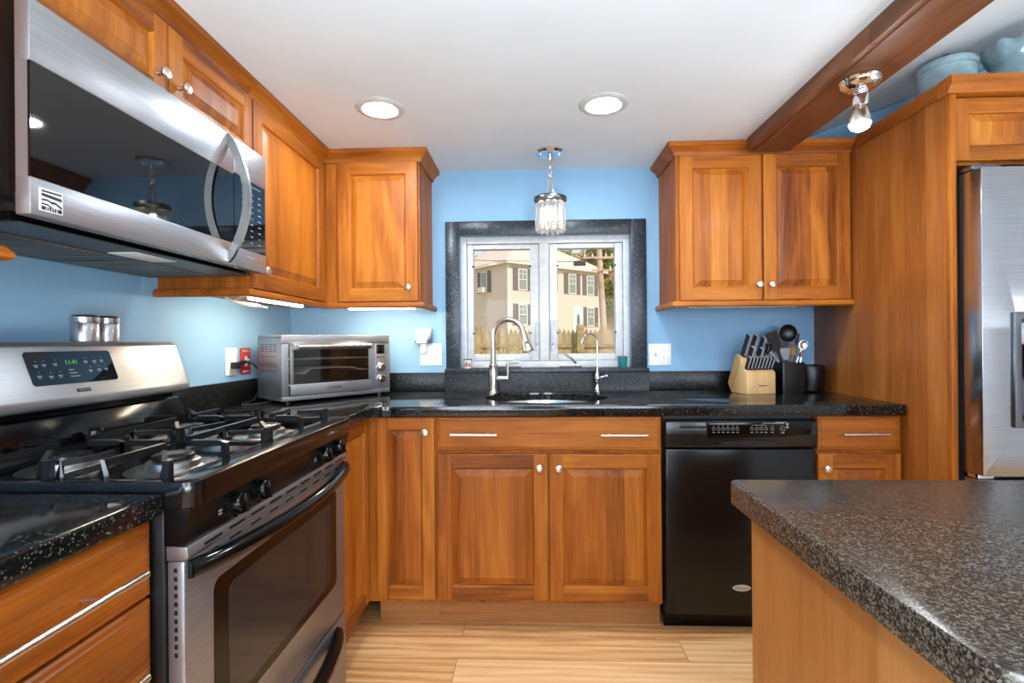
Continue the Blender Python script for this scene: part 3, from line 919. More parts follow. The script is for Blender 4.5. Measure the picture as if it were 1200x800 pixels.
_m = Matrix((Vector((0, 1, 0)), vd, nd)).transposed().to_4x4(); _m.translation = onface(1.222, 1.061)
bd.data.transform(WM[rg.name].inverted() @ _m)
text('lettering', 'KENMORE', .0075, onface(1.222, 1.061) + nd * .0018, (0, 1, 0), vd, ss, con, .0002, squash=.9)

# two steel shakers standing on the range backguard
for y, rr, lab in ((1.322, .032, 'left of the two steel shakers on top of the range'), (1.394, .0295, 'right of the two steel shakers on top of the range')):
    t = thing('shaker', lab, 'shaker', (-1.216, y, 1.1825), group='steel shakers on the range')
    obj('can', B().lathe([(rr - .002, 0), (rr, .002), (rr, .050), (rr - .001, .052)], (-1.216, y, 1.1825), seg=28), shk, t)
    obj('lid', B().lathe([(rr + .0005, .052), (rr + .001, .054), (rr + .001, .067), (rr - .001, .0695), (rr - .004, .070)], (-1.216, y, 1.1825), seg=28), shk, t)
    obj('lid_top', B().lathe([(rr - .003, .0695), (rr - .004, .0725), (rr * .5, .0745), (0, .075)], (-1.216, y, 1.1825), seg=28), blkm, t)

# ------------------------------------------------------------------ over-the-range microwave
MX, MY0, MY1 = -.875, .846, 1.632
mw = thing('microwave', 'stainless over-the-range microwave with a black glass door and bowed handle', 'microwave', (-1.08, 1.24, 1.395))
obj('body', B().box(XL + .001, MX - .030, MY0 + .004, MY1 - .004, 1.412, 1.788, .003).box(XL + .02, MX - .05, MY0 + .01, MY1 - .01, 1.398, 1.412), blk, mw)
md = obj('door', B().box(MX - .029, MX, MY0, 1.452, 1.405, 1.4725, .003).box(MX - .029, MX, MY0, 1.452, 1.677, 1.79, .003).box(MX - .029, MX - .004, MY0 + .002, 1.452, 1.470, 1.68), [ss], mw)
obj('door_glass', B().box(MX - .006, MX - .0012, MY0 + .0015, 1.4515, 1.4727, 1.6768), blkg, md)
pts = [(MX - .006 + .062 * math.sin(PI * i / 20) ** .8, 1.425, 1.418 + .362 * i / 20) for i in range(21)]
obj('handle', B().tube(pts, 0, flat=(.0105, .006), up=(0, 1, 0)), ssX, md, smooth=60)
mp = obj('control_panel', B().box(MX - .029, MX, 1.4545, MY1, 1.405, 1.4645, .003).box(MX - .029, MX, 1.4545, MY1, 1.684, 1.79, .003).box(MX - .029, MX - .004, 1.4545, MY1 - .002, 1.462, 1.687), [ss], mw)
obj('keypad_glass', B().box(MX - .006, MX - .0012, 1.4550, MY1 - .004, 1.4647, 1.6838), blkg, mp)
b = B()
for i in range(9):
    for j in range(3): b.box(MX - .0014, MX - .0008, 1.495 + j * .045, 1.510 + j * .045, 1.49 + i * .019, 1.4925 + i * .019)
b.box(MX - .0014, MX - .0008, 1.49, 1.60, 1.668, 1.670)
obj('key_print', b, grey, mp)
obj('push_strip', B().box(MX - .001, MX + .0015, 1.515, 1.605, 1.440, 1.446, .0006), chrome, mp)
# maker's emblem: square plate with crossing waves and ELITE
em = obj('emblem', B().box(MX - .001, MX + .0016, 0.8610, 0.9060, 1.416, 1.457, .001), plain('emblem_silver', (206, 206, 208), .45), md)
b = B(); X_ = MX + .0017
def st(pts, w, mat_b):
    for (y0, z0), (y1, z1) in zip(pts, pts[1:]):
        mat_b.quad([(X_, y0, z0 - w), (X_, y1, z1 - w), (X_, y1, z1 + w), (X_, y0, z0 + w)])
st([(0.8640, 1.452), (0.9030, 1.4525)], .0018, b); st([(0.8640, 1.4455), (0.9030, 1.443)], .003, b)
st([(0.8640, 1.436), (0.8760, 1.437), (0.8850, 1.433)], .0018, b); st([(0.8820, 1.4345), (0.8910, 1.4345), (0.9030, 1.428)], .0022, b)
st([(0.8640, 1.429), (0.8760, 1.4285), (0.8860, 1.424), (0.9030, 1.4235)], .0015, b); st([(0.8640, 1.4215), (0.9030, 1.4215)], .0034, b)
obj('emblem_waves', b, markb, em, fix=False, smooth=0)
text('emblem_lettering', 'ELITE', .0085, (MX + .0021, 0.8835, 1.4215), (0, 1, 0), (0, 0, 1), markw, em, .0001, spacing=1.25)
un_ = obj('underside', B().box(XL + .03, MX - .04, MY0 + .02, MY1 - .02, 1.3955, 1.3978), dgrey, mw)
for y0, y1 in ((.93, 1.20), (1.28, 1.55)):
    f = obj('grease_filter', B().box(-1.235, -1.03, y0, y1, 1.3925, 1.3953, .001), filt, un_)
    b = B()
    for i in range(12): b.box(-1.23, -1.035, y0 + .012 + i * .0215, y0 + .016 + i * .0215, 1.3915, 1.3926)
    obj('filter_slats', b, dgrey, f)
obj('lamp_lens', B().box(-1.01, -.94, 1.16, 1.30, 1.393, 1.3953, .001), offw, un_)

# ------------------------------------------------------------------ dishwasher
dw = thing('dishwasher', 'black built-in dishwasher between the sink cabinet and the island', 'dishwasher', (.835, 2.3, 0))
obj('tub', B().box(.536, 1.130, 2.05, 2.62, .10, .868), blkm, dw)
dd = obj('door', B().box(.538, 1.129, 2.020, 2.049, .075, .738, .006), dwm, dw)
pf = [(2.049, .740), (2.024, .740), (2.012, .752), (2.006, .80), (2.010, .848), (2.020, .857), (2.049, .857)]
pn = obj('control_panel', B().prism(pf, 'X', .538, 1.129, .003), plain('black_control_panel', (24, 24, 25), 0.22), dw)
obj('toe_panel', B().box(.540, 1.127, 2.075, 2.09, 0, .0995), blk, dw)
obj('key_plate', B().prism([(x, z) for x, z in [(.700, .785), (.695, .845), (1.108, .848), (1.100, .800), (.99, .789)]], 'Y', 2.0035, 2.012, .001), blk, pn)
obj('handle_pocket', B().prism(ell(.86, .765, .115, .0095, 32), 'Y', 2.004, 2.02), blkm, pn)
b = B().prism([(x, z) for x, z in ell(.86, .757, .128, .006, 32)], 'Y', 2.0015, 2.012, .001)
obj('grip_lip', b, plain('grip_grey', (34, 34, 35), 0.25), pn)
b = B()
for i in range(14): b.box(.592 + i * .0078, .5965 + i * .0078, 2.0045, 2.008, .823, .834)
obj('vent', b, blkm, pn)
b = B().box(.592, .702, 2.0058, 2.007, .8185, .8196)
yk = 2.0028
def dash(x, z, w, h): b.box(x - w / 2, x + w / 2, yk, yk + .0006, z - h / 2, z + h / 2)
def keyring(x, z, r): b.tube([(x + r * math.cos(a * PI / 6), yk, z + r * math.sin(a * PI / 6)) for a in range(12)], .0007, 4, cyclic=True)
for xs in ((.724, .743, .761, .779, .798, .816), (.872, .891, .909, .927, .952)):
    if xs[0] > .8: b = B()
    for x in xs: keyring(x, .822, .0058); dash(x, .808, .010, .0022); dash(x, .834, .003, .002)
    if xs[0] < .8: dash(.735, .8415, .055, .0022)
    else:
        keyring(.992, .823, .010); dash(.992, .806, .012, .003); dash(.992, .823, .006, .003)
        for z in (.840, .828): b.lathe([(.0045, 0), (0, .0005)], (1.010, yk, z), (0, -1, 0), 12)
        dash(.955, .8435, .085, .0022); dash(.985, .847, .045, .002); dash(.90, .836, .05, .001)
    obj('key_print', b, grey, pn, smooth=0)
bg_ = obj('badge', B().prism(ell(.834, .186, .036, .0125, 36), 'Y', 2.0165, 2.0205, .001), plain('badge_silver', (205, 206, 204), .25, .6), dd)
text('badge_lettering', 'Whirlpool', .013, (.834, 2.0162, .186), (1, 0, 0), (0, 0, 1), markb, bg_, .0003)

# ------------------------------------------------------------------ fridge
fr = thing('fridge', 'stainless french-door fridge with a water dispenser, right of the tall panel', 'fridge', (1.96, 2.15, 0))
obj('body', B().box(1.512, 2.408, 1.795, 2.60, .03, 1.745, .004).box(1.56, 2.36, 1.83, 2.55, 0, .03), dgrey, fr)
def door_slab(x0, x1, z0, z1, hole=None):
    b = slab_outline(rrect(x0, x1, z0, z1, .004, 2), 0, .072, hole, .010)
    bmesh.ops.transform(b.bm, matrix=Matrix(((1, 0, 0, 0), (0, 0, -1, 1.787), (0, 1, 0, 0), (0, 0, 0, 1))), verts=b.bm.verts)
    return b
fl = obj('door', door_slab(1.503, 1.951, .712, 1.742, rrect(1.612, 1.842, .886, 1.246, .006, 2)), ssF, fr)
fd = obj('door', door_slab(1.957, 2.405, .712, 1.742), ssF, fr)
ff = obj('freezer_drawer', door_slab(1.503, 2.405, .09, .695), ssF, fr)
obj('hinge', B().box(1.506, 1.60, 1.75, 1.83, 1.7455, 1.762, .003), ssD, fr)
obj('hinge', B().box(1.508, 1.56, 1.74, 1.80, .6965, .7105, .002), chrome, fr)
for o_, pts in ((fl, [(1.915, 1.712, .80), (1.915, 1.665, .83), (1.915, 1.665, 1.62), (1.915, 1.712, 1.65)]), (fd, [(1.993, 1.712, .80), (1.993, 1.665, .83), (1.993, 1.665, 1.62), (1.993, 1.712, 1.65)]), (ff, [(1.60, 1.712, .64), (1.63, 1.665, .64), (2.28, 1.665, .64), (2.31, 1.712, .64)])):
    obj('handle', B().tube(pts, .012, 12), ssX, o_)
b = B(); q = rrect(1.600, 1.854, .874, 1.258, .006, 2); q2 = rrect(1.622, 1.832, .896, 1.236, .006, 2)
dp = obj('dispenser', slab_outline(q, 0, .010, q2, .002), ssD, fl) if False else None
b = slab_outline(q, 0, .008, q2, .002)
bmesh.ops.transform(b.bm, matrix=Matrix(((1, 0, 0, 0), (0, 0, -1, 1.7148), (0, 1, 0, 0), (0, 0, 0, 1))), verts=b.bm.verts)
dp = obj('dispenser', b, ssD, fl)
obj('dispenser_recess', B().box(1.615, 1.839, 1.775, 1.786, .889, 1.243).box(1.613, 1.622, 1.716, 1.786, .887, 1.245).box(1.832, 1.841, 1.716, 1.786, .887, 1.245).box(1.622, 1.832, 1.716, 1.786, .887, .897).box(1.622, 1.832, 1.716, 1.786, 1.236, 1.245), plain('dispenser_grey', (92, 95, 98), .3, .3), dp)
obj('dispenser_head', B().box(1.632, 1.822, 1.722, 1.774, 1.150, 1.225, .006), plain('dispenser_light_grey', (176, 180, 182), .3, .5), dp)
obj('paddle', B().box(1.68, 1.77, 1.735, 1.765, 1.03, 1.149, .010), blkm, dp)
obj('drip_tray', B().box(1.626, 1.828, 1.718, 1.774, .898, .908, .002), blkm, dp)
text('dispenser_marks', '1', .03, (1.636, 1.7745, .945), (1, 0, 0), (0, 0, 1), grey, dp, .0004)

# ------------------------------------------------------------------ ceiling lights
def downlight(x, y, label):
    t = thing('ceiling_light', label, 'light', (x, y, ZC - .008), group=None)
    obj('trim_ring', B().lathe([(.062, .004), (.066, 0), (.080, .001), (.093, .005), (.096, .0078), (.060, .0078)], (x, y, ZC - .008), seg=40, closed=False), white, t, smooth=60)
    obj('diffuser', B().lathe([(0, .003), (.05, .0035), (.0615, .005), (.0615, .0076), (0, .0076)], (x, y, ZC - .008), seg=40), lampW, t)
downlight(-.575, 1.922, 'round recessed ceiling light on the left, near the corner cabinets')
downlight(.290, 1.933, 'round recessed ceiling light on the right, nearer the beam')
downlight(-.45, -.35, 'added fill ceiling light, unseen behind the camera, left of the island')  # this downlight and the next are added out of view as fill
downlight(.35, -1.15, 'added fill ceiling light, unseen far behind the camera near the added rear window')

# pendant over the sink
PX, PY = .102, 2.396
t = thing('pendant_light', 'small chrome pendant with hanging crystal prisms above the sink', 'pendant light', (PX, PY, 1.69))
obj('canopy', B().lathe([(.069, 0), (.069, -.008), (.060, -.017), (.030, -.021), (0, -.022)], (PX, PY, ZC - .0005), seg=36), chrome, t)
b = B()
for s_ in (-1, 1): b.lathe([(.006, -.02), (.006, -.028), (0, -.030)], (PX + s_ * .045, PY, ZC + .003), seg=12)
obj('canopy_nut', b, chrome, t)
b = B().lathe([(.009, -.020), (.011, -.034), (.006, -.044), (0, -.045)], (PX, PY, ZC), seg=14)
for k_ in range(3):
    z = ZC - .052 - k_ * .022
    pts = []
    for i in range(14):
        a = 2 * PI * i / 14; u = .008 * math.cos(a); w = .016 * math.sin(a)
        pts.append((PX + (u if k_ % 2 == 0 else 0), PY + (0 if k_ % 2 == 0 else u), z + w))
    b.tube(pts, .0022, 6, cyclic=True, up=(.3, .9, .2))
obj('chain', b, nick, t)
zt = 1.958
b = B().lathe([(.011, 0), (.012, .006), (.006, .012), (0, .013)], (PX, PY, zt), seg=16)
for i in range(6):
    a = PI / 6 + 2 * PI * i / 6
    pts = [(PX + r_ * math.cos(a), PY + r_ * math.sin(a), z) for r_, z in ((.008, zt + .002), (.011, zt - .03), (.016, zt - .065), (.028, zt - .088), (.055, zt - .097))]
    b.tube(pts, .0025, 6)
obj('arms', b, nick, t)
rng = obj('ring', B().lathe([(.070, 0), (.078, .002), (.080, .010), (.078, .018), (.072, .022), (.066, .020), (.066, .002)], (PX, PY, 1.842), seg=40, closed=False).lathe([(.066, .004), (.03, .010), (0, .010)], (PX, PY, 1.842), seg=40, closed=False), ssD, t)
zc0, zc1 = 1.695, 1.843
for i in range(14):
    a = 2 * PI * i / 14
    c = Vector((PX + .066 * math.cos(a), PY + .066 * math.sin(a), 0)); rd = Vector((math.cos(a), math.sin(a), 0)); tg = Vector((-math.sin(a), math.cos(a), 0))
    b = B(); rings = []
    for z, k_ in ((zc1 - .008, .55), (zc1 - .016, 1), (zc0 + .012, 1), (zc0, .4)):
        rings.append([b.bm.verts.new(c + rd * (x * k_) + tg * (y * k_) + Vector((0, 0, z))) for x, y in ((-.006, -.012), (.003, -.0125), (.008, 0), (.003, .0125), (-.006, .012))])
    for A, D in zip(rings, rings[1:]):
        for q in range(5): b.bm.faces.new((A[q], A[(q + 1) % 5], D[(q + 1) % 5], D[q]))
    b.bm.faces.new(rings[0]); b.bm.faces.new(rings[-1][::-1])
    obj('prism', b, crystal, t, smooth=0)
obj('bulb', B().lathe([(.011, .05), (.012, .035), (.016, .02), (.0165, .005), (.012, -.012), (0, -.017)], (PX, PY, 1.765), seg=20), lampP, t)
obj('socket', B().cyl((PX, PY, 1.815), (PX, PY, 1.850), .013), nick, t)

# lamp holder on the beam
LX, LY, LZ = 1.079, 1.662, 2.019
t = thing('beam_spotlight', 'chrome lamp holder with one bright bulb under the ceiling beam', 'lamp', (LX, LY, 1.88))
obj('base', B().lathe([(0.0575, 0), (0.0600, -0.0075), (0.0550, -0.0125), (0.0587, -0.0175), (0.0550, -0.0250), (0.0350, -0.0375), (0.0250, -0.0400), (0, -0.0400)], (LX, LY, LZ), seg=36), chrome, t)
dv = Vector((-.05, -.05, -1)).normalized()
q = Vector((LX, LY, LZ - .0375))
obj('socket', B().lathe([(0.0213, 0), (0.0238, 0.0075), (0.0213, 0.0150), (0.0238, 0.0225), (0.0238, 0.0525), (0.0213, 0.0550)], q, dv, 24), chrome, t)
obj('bulb_shell', B().lathe([(0.0150, 0.0537), (0.0200, 0.0625), (0.0300, 0.0938), (0.0312, 0.1100), (0.0287, 0.1150), (0.0263, 0.1112), (0.0187, 0.0750), (0.0125, 0.0575)], q, dv, 28, closed=False), nick, t)
obj('bulb', B().lathe([(0.0269, 0.1063), (0.0306, 0.1137), (0.0250, 0.1263), (0.0125, 0.1338), (0, 0.1350)], q, dv, 24), lampB, t)

# ------------------------------------------------------------------ faucets
FX, FY = -.190, 2.560
t = thing('kitchen_faucet', 'brushed steel gooseneck faucet with pull-down spray head, left of the sink', 'faucet', (FX, FY, .914))
obj('body', B().lathe([(.031, .0002), (.031, .004), (.024, .007), (.023, .030), (.0265, .070), (.025, .105), (.0205, .130), (.022, .134), (.022, .141), (.016, .143)], (FX, FY, .914), seg=28), ssD if False else nick, t)
pts = [(FX, FY, 1.055), (FX, FY, 1.195)]
ax = Vector((.93, -.36, 0)).normalized(); R_ = .085
for i in range(1, 17):
    a = math.radians(180 - 10.6 * i)
    pts.append(tuple(Vector((FX, FY, 1.200)) + ax * (R_ + R_ * math.cos(a)) + Vector((0, 0, R_ * math.sin(a)))))
obj('spout', B().tube(pts, .0142, 16), nick, t, smooth=60)
e0 = Vector(pts[-1]); dn = (Vector(pts[-1]) - Vector(pts[-2])).normalized()
hd = obj('spray_head', B().lathe([(.0150, -.004), (.0168, 0), (.0168, .008), (.0160, .012), (.0205, .045), (.0285, .080), (.0300, .092), (.027, .097), (0, .097)], e0, dn, 24), nick, t)
obj('spray_button', B().lathe([(.0075, 0), (.007, .003), (0, .004)], e0 + dn * .05 + Vector((.004, -.0195, 0)), (.1, -1, .1), 14), blkm, hd)
b = B().cyl((FX + .015, FY - .004, .985), (FX + .072, FY - .012, .985), .0135).lathe([(.0145, 0), (.0150, .004), (.013, .010), (0, .011)], (FX + .068, FY - .0115, .985), (1, -.14, 0), 20)
b.tube([(FX + .074, FY - .012, .975), (FX + .075, FY - .012, 1.02), (FX + .073, FY - .010, 1.062)], [.0065, .0058, .0062], 10)
obj('lever', b, nick, t)
FX, FY = .343, 2.572
t = thing('filter_faucet', 'slim chrome drinking water faucet, right of the sink', 'faucet', (FX, FY, .914))
obj('body', B().lathe([(.019, .0002), (.019, .003), (.014, .008), (.0115, .024), (.008, .034), (.009, .042), (.015, .060), (.0155, .072), (.011, .088), (.0105, .098), (.007, .102)], (FX, FY, .914), seg=24), chrome, t)
pts = [(FX, FY, 1.012), (FX, FY, 1.17)]
for i in range(1, 17):
    a = math.radians(180 - 10.6 * i)
    pts.append((FX - .038 - .038 * math.cos(a), FY - .016 * (1 + math.cos(a)), 1.172 + .038 * math.sin(a)))
obj('spout', B().tube(pts, .0048, 12), chrome, t, smooth=60)
e0 = Vector(pts[-1]); dn = (Vector(pts[-1]) - Vector(pts[-2])).normalized()
obj('nozzle', B().lathe([(.005, -.002), (.0052, .004), (.0075, .012), (.0080, .022), (0, .022)], e0, dn, 16), chrome, t)
obj('lever', B().tube([(FX + .010, FY - .004, .984), (FX + .022, FY - .009, .990), (FX + .042, FY - .014, .994)], [.007, .0045, .005], 10).lathe([(0, -.009), (.007, -.005), (.008, 0), (.006, .006), (0, .008)], (FX + .044, FY - .0145, .9945), (1, -.2, .1), 14), chrome, t)

# ------------------------------------------------------------------ toaster oven, turned in the corner
t = thing('toaster_oven', 'stainless toaster oven with a glass door, turned diagonally in the corner', 'toaster oven', (-1.045, 2.060, .914), math.radians(51.1))
TW, TD, TH = .538, .235, .297
L = dict(local=True)
b = B()
b.box(0, TW, 0, TD, TH - .014, TH, .006).box(0, TW, .004, TD, .014, .030, .003).box(0, .014, .003, TD, .030, TH - .014, .0).box(TW - .014, TW, .003, TD, .030, TH - .014).box(.014, TW - .014, TD - .012, TD, .030, TH - .014)
b.box(.440, TW - .014, .004, TD - .012, .030, TH - .014)
body = obj('body', b, ss, t, **L)
obj('cavity', B().box(.0145, .018, .01, TD - .013, .031, TH - .015).box(.436, .4395, .01, TD - .013, .031, TH - .015).box(.018, .436, TD - .017, TD - .0125, .031, TH - .015).box(.018, .436, .01, TD - .017, TH - .019, TH - .015).box(.018, .436, .01, TD - .017, .0305, .034), plain('oven_cavity', (74, 70, 66), .4, .1), body, **L)
obj('front_bezel', B().box(0, TW, -.006, .003, TH - .040, TH - .001, .003).box(0, TW, -.006, .003, .014, .034, .003).box(0, .030, -.006, .003, .034, TH - .04, .002).box(.428, .452, -.006, .003, .034, TH - .04, .002).box(TW - .012, TW, -.006, .003, .034, TH - .04, .002), ss, t, **L)
obj('foot', B().lathe([(.014, 0), (.013, .0135), (0, .0135)], (.04, .03, .0002)), blkm, t, **L)
for x, y in ((TW - .04, .03), (.04, TD - .03), (TW - .04, TD - .03)): obj('foot', B().lathe([(.014, 0), (.013, .0135), (0, .0135)], (x, y, .0002)), blkm, t, **L)
d = obj('door', B().box(.032, .426, -.016, -.007, .036, .084, .003).box(.032, .046, -.016, -.007, .084, TH - .044, .001).box(.412, .426, -.016, -.007, .084, TH - .044, .001).box(.032, .426, -.016, -.007, TH - .052, TH - .042, .001), ss, t, **L)
obj('door_glass', B().box(.046, .412, -.013, -.010, .084, TH - .052), ovenglass, d, **L)
hb = B().cyl((.055, -.040, TH - .052), (.403, -.040, TH - .052), .0125, seg=18)
obj('handle', hb, ssX, d, **L)
obj('handle_post', B().box(.036, .056, -.048, -.015, TH - .066, TH - .040, .005), ss, d, **L)
obj('handle_post', B().box(.402, .422, -.048, -.015, TH - .066, TH - .040, .005), ss, d, **L)
text('door_lettering', 'COSORI', .017, (.232, -.0163, .060), (1, 0, 0), (0, 0, 1), markb, d, .0003, local=True, spacing=1.15)
b = B()
for z in (.19,):
    for y in (.02, TD - .03): b.cyl((.022, y, z), (.43, y, z), .0025, seg=8)
    for i in range(17): b.cyl((.035 + i * .0235, .02, z), (.035 + i * .0235, TD - .03, z), .0014, seg=6)
obj('wire_rack', b, plain('rack_wire', (226, 222, 214), .35), t, **L)
b = B().prism([(.022, .138), (.11, .128), (.14, .150), (.35, .148), (.38, .135), (.43, .135), (.43, .131), (.378, .131), (.348, .144), (.142, .146), (.112, .124), (.022, .134)], 'Y', .015, TD - .03)
obj('tray', b, plain('tray_metal', (214, 208, 198), .35), t, **L)
b = B()
for z in (.075, .24):
    for y in (.07, .15): b.cyl((.022, y, z), (.43, y, z), .004, seg=8)
obj('heating_element', b, nick, t, **L)
cpn = obj('control_panel', B().box(.453, TW - .013, -.004, .003, .036, TH - .041, .001), ss, t, **L)
obj('display', B().box(.462, .508, -.0055, -.0035, .205, .250, .001), blkg, cpn, **L)
for i in range(3): obj('button', B().lathe([(.0055, 0), (.005, .002), (0, .0022)], (.468 + i * .017, -.004, .190), (0, -1, 0), 14), chrome, cpn, **L)
for z in (.140, .085): obj('dial', B().lathe([(.0225, 0), (.0225, .003), (.0185, .005), (.0175, .020), (.015, .022), (0, .022)], (.485, -.004, z), (0, -1, 0), 28), chrome, cpn, **L)
for r_ in range(8):
    z = (.255, .245, .235, .225, .203, .171, .161, .140)[r_]
    b = B()
    for c_ in range(4): b.box(-.0006, .0006, .045 + c_ * .042, .070 + c_ * .042, z - .0018, z + .0018)
    b.box(-.0003, .0003, .045, .196, z - .0004, z + .0004)
    obj('side_vent', b, blkm, body, **L)

# ------------------------------------------------------------------ outlets and plates
def plate_b(p, w, h):
    return None
def wall_plate(name, label, cat, x0, x1, z0, z1, mat, side='back'):
    if side == 'back':
        t = thing(name, label, cat, ((x0 + x1) / 2, YB, (z0 + z1) / 2)); b = B().box(x0, x1, YB - .006, YB - .0003, z0, z1, .002)
    else:
        t = thing(name, label, cat, (XL, (x0 + x1) / 2, (z0 + z1) / 2)); b = B().box(XL + .0003, XL + .006, x0, x1, z0, z1, .002)
    obj('plate', b, mat, t); return t
def duplex(t, x, z):
    for s_ in (-1, 1):
        r = obj('receptacle', B().prism(rrect(x - .017, x + .017, z + s_ * .020 - .0145, z + s_ * .020 + .0145, .008), 'Y', YB - .008, YB - .0055, .0006), plas, t)
        b = B()
        for dx in (-.006, .006): b.box(x + dx - .001, x + dx + .001, YB - .0084, YB - .0078, z + s_ * .02 - .001, z + s_ * .02 + .007)
        b.lathe([(.0024, 0), (0, .0004)], (x, YB - .008, z + s_ * .02 - .008), (0, -1, 0), 10)
        b.box(x - .0068, x + .0068, YB - .0081, YB - .0079, z + s_ * .02 - .0005, z + s_ * .02 + .0005)
        obj('slots', b, dgrey, r)
def toggle(t, x, z, m=plas):
    obj('toggle', B().box(x - .006, x + .006, YB - .0068, YB - .0055, z - .013, z + .013, .0005).tube([(x, YB - .006, z - .002), (x, YB - .017, z + .006)], [.005, .004], 8), m, t)
t = wall_plate('outlet_plate', 'white double plate with switch and outlet, right of the window', 'outlet', .6225, .7385, 1.043, 1.156, plas)
toggle(t, .658, 1.10, offw); duplex(t, .704, 1.10)
t = wall_plate('outlet_plate', 'white double plate left of the window under the tree-print night light', 'outlet', -.586, -.471, 1.049, 1.166, plas)
duplex(t, -.552, 1.107); toggle(t, -.505, 1.107)
t = thing('night_light', 'small white plug-in night light with dark tree print, left of the window', 'night light', (-.566, YB - .02, 1.168))
b = B().prism([(-.612 + .0, YB - .009)] + [(-.566 + .046 * math.cos(math.radians(a)), YB - .009 + .036 * math.sin(math.radians(a))) for a in range(180, 361, 15)], 'Z', 1.168, 1.246, .001)
sh = obj('shade', b, offw, t, smooth=50)
obj('plug_body', B().box(-.578, -.552, YB - .030, YB - .0085, 1.118, 1.1675, .003), plas, t)
obj('ledge', B().box(-.606, -.526, YB - .046, YB - .0005, 1.1665, 1.170, .001) if False else B().box(-.600, -.532, YB - .034, YB - .009, 1.1662, 1.1698), navy, t)
b = B()
def onsh(a, z): return Vector((-.566 + .0465 * math.cos(math.radians(a)), YB - .009 + .0365 * math.sin(math.radians(a)), z))
for a, h_ in ((303, .034), (314, .046), (325, .058), (338, .066), (352, .05), (197, .030), (208, .016), (216, .02)):
    b.bm.faces.new([b.bm.verts.new(q) for q in (onsh(a - 6, 1.170), onsh(a + 6, 1.170), onsh(a + 3, 1.170 + h_ * .6), onsh(a, 1.170 + h_), onsh(a - 3, 1.170 + h_ * .6))])
b.bm.faces.new([b.bm.verts.new(onsh(a, 1.1725)) for a in range(195, 346, 15)] + [b.bm.verts.new(onsh(a, 1.1700)) for a in range(345, 194, -15)])
obj('tree_print', b, navy, sh, smooth=0, fix=False)

t = wall_plate('outlet_plate', 'white single outlet plate on the left wall with a black plug in it', 'outlet', 2.066, 2.146, 1.037, 1.156, plas, 'left')
obj('receptacle', B().box(XL + .0055, XL + .008, 2.089, 2.123, 1.062, 1.132, .001), plas, t)
t = wall_plate('switch_plate', 'red switch plate with white print on the left wall behind the toaster oven', 'switch plate', 2.176, 2.254, 1.036, 1.154, redp, 'left')
obj('toggle', B().box(XL + .0055, XL + .0072, 2.205, 2.225, 1.072, 1.118, .0005).tube([(XL + .006, 2.215, 1.094), (XL + .020, 2.215, 1.104)], [.006, .005], 8), plas, t)
text('print', 'EMERGENCY', .0125, (XL + .0062, 2.215, 1.141), (0, 1, 0), (0, 0, 1), markw, t, .0003, squash=.82)
text('print', 'SWITCH', .0125, (XL + .0062, 2.215, 1.048), (0, 1, 0), (0, 0, 1), markw, t, .0003, squash=.95)
t = thing('power_plug', 'black angled power plug with grey cord in the white left-wall outlet', 'plug', (XL + .02, 2.105, 1.083))
obj('plug_body', B().box(XL + .0082, XL + .040, 2.092, 2.118, 1.066, 1.094, .004).tube([(XL + .026, 2.112, 1.082), (XL + .028, 2.150, 1.090), (XL + .030, 2.178, 1.094)], [.012, .010, .006], 10), blkm, t)
obj('cord', B().tube([(XL + .030, 2.176, 1.094), (XL + .034, 2.215, 1.085), (XL + .042, 2.255, 1.055), (XL + .046, 2.262, 1.0), (XL + .050, 2.235, .95), (XL + .056, 2.19, .924), (XL + .062, 2.13, .9175), (XL + .075, 2.06, .9175), (XL + .10, 2.03, .9175), (XL + .13, 2.08, .9175), (-1.14, 2.16, .9175)], .0034, 8), dgrey, t, smooth=60)

# little cups on the window sill
t = thing('cup', 'tiny printed cup on the left end of the window sill', 'cup', (-.334, 2.664, 1.0322))
obj('bowl', B().lathe([(.017, 0), (.018, .002), (.0225, .052), (.0205, .052), (.016, .006), (0, .005)], (-.334, 2.664, 1.0322), seg=28), plain('cup_cream', (226, 214, 198), .35), t)
obj('rim_print', B().lathe([(.0219, .044), (.0226, .051)], (-.334, 2.664, 1.0322), seg=28, closed=False), navy, t)
b = B()
for a, w, h_ in ((215, .10, .014), (245, .22, .022), (268, .16, .028), (300, .25, .020)):
    a = math.radians(a)
    f = lambda da, z: (-.334 + (.0182 + .0045 * z / .05 + .0006) * math.cos(a + da), 2.664 + (.0182 + .0045 * z / .05 + .0006) * math.sin(a + da), 1.0322 + z)
    b.bm.faces.new([b.bm.verts.new(q) for q in (f(-w, .010), f(w, .010), f(w * .7, .010 + h_), f(-w * .7, .010 + h_))])
obj('picture_print', b, plain('cup_brown_print', (120, 76, 54), .4), t, fix=False, smooth=0)
t = thing('cup', 'small teal cup on the right end of the window sill', 'cup', (.487, 2.655, 1.0322))
obj('bowl', B().lathe([(.020, 0), (.0215, .003), (.026, .054), (.0272, .055), (.0272, .059), (.0245, .059), (.0195, .006), (0, .005)], (.487, 2.655, 1.0322), seg=32), teal, t)
obj('inside', B().lathe([(.0238, .052), (0, .052)], (.487, 2.655, 1.0322), seg=24, closed=False), potbrown, t)

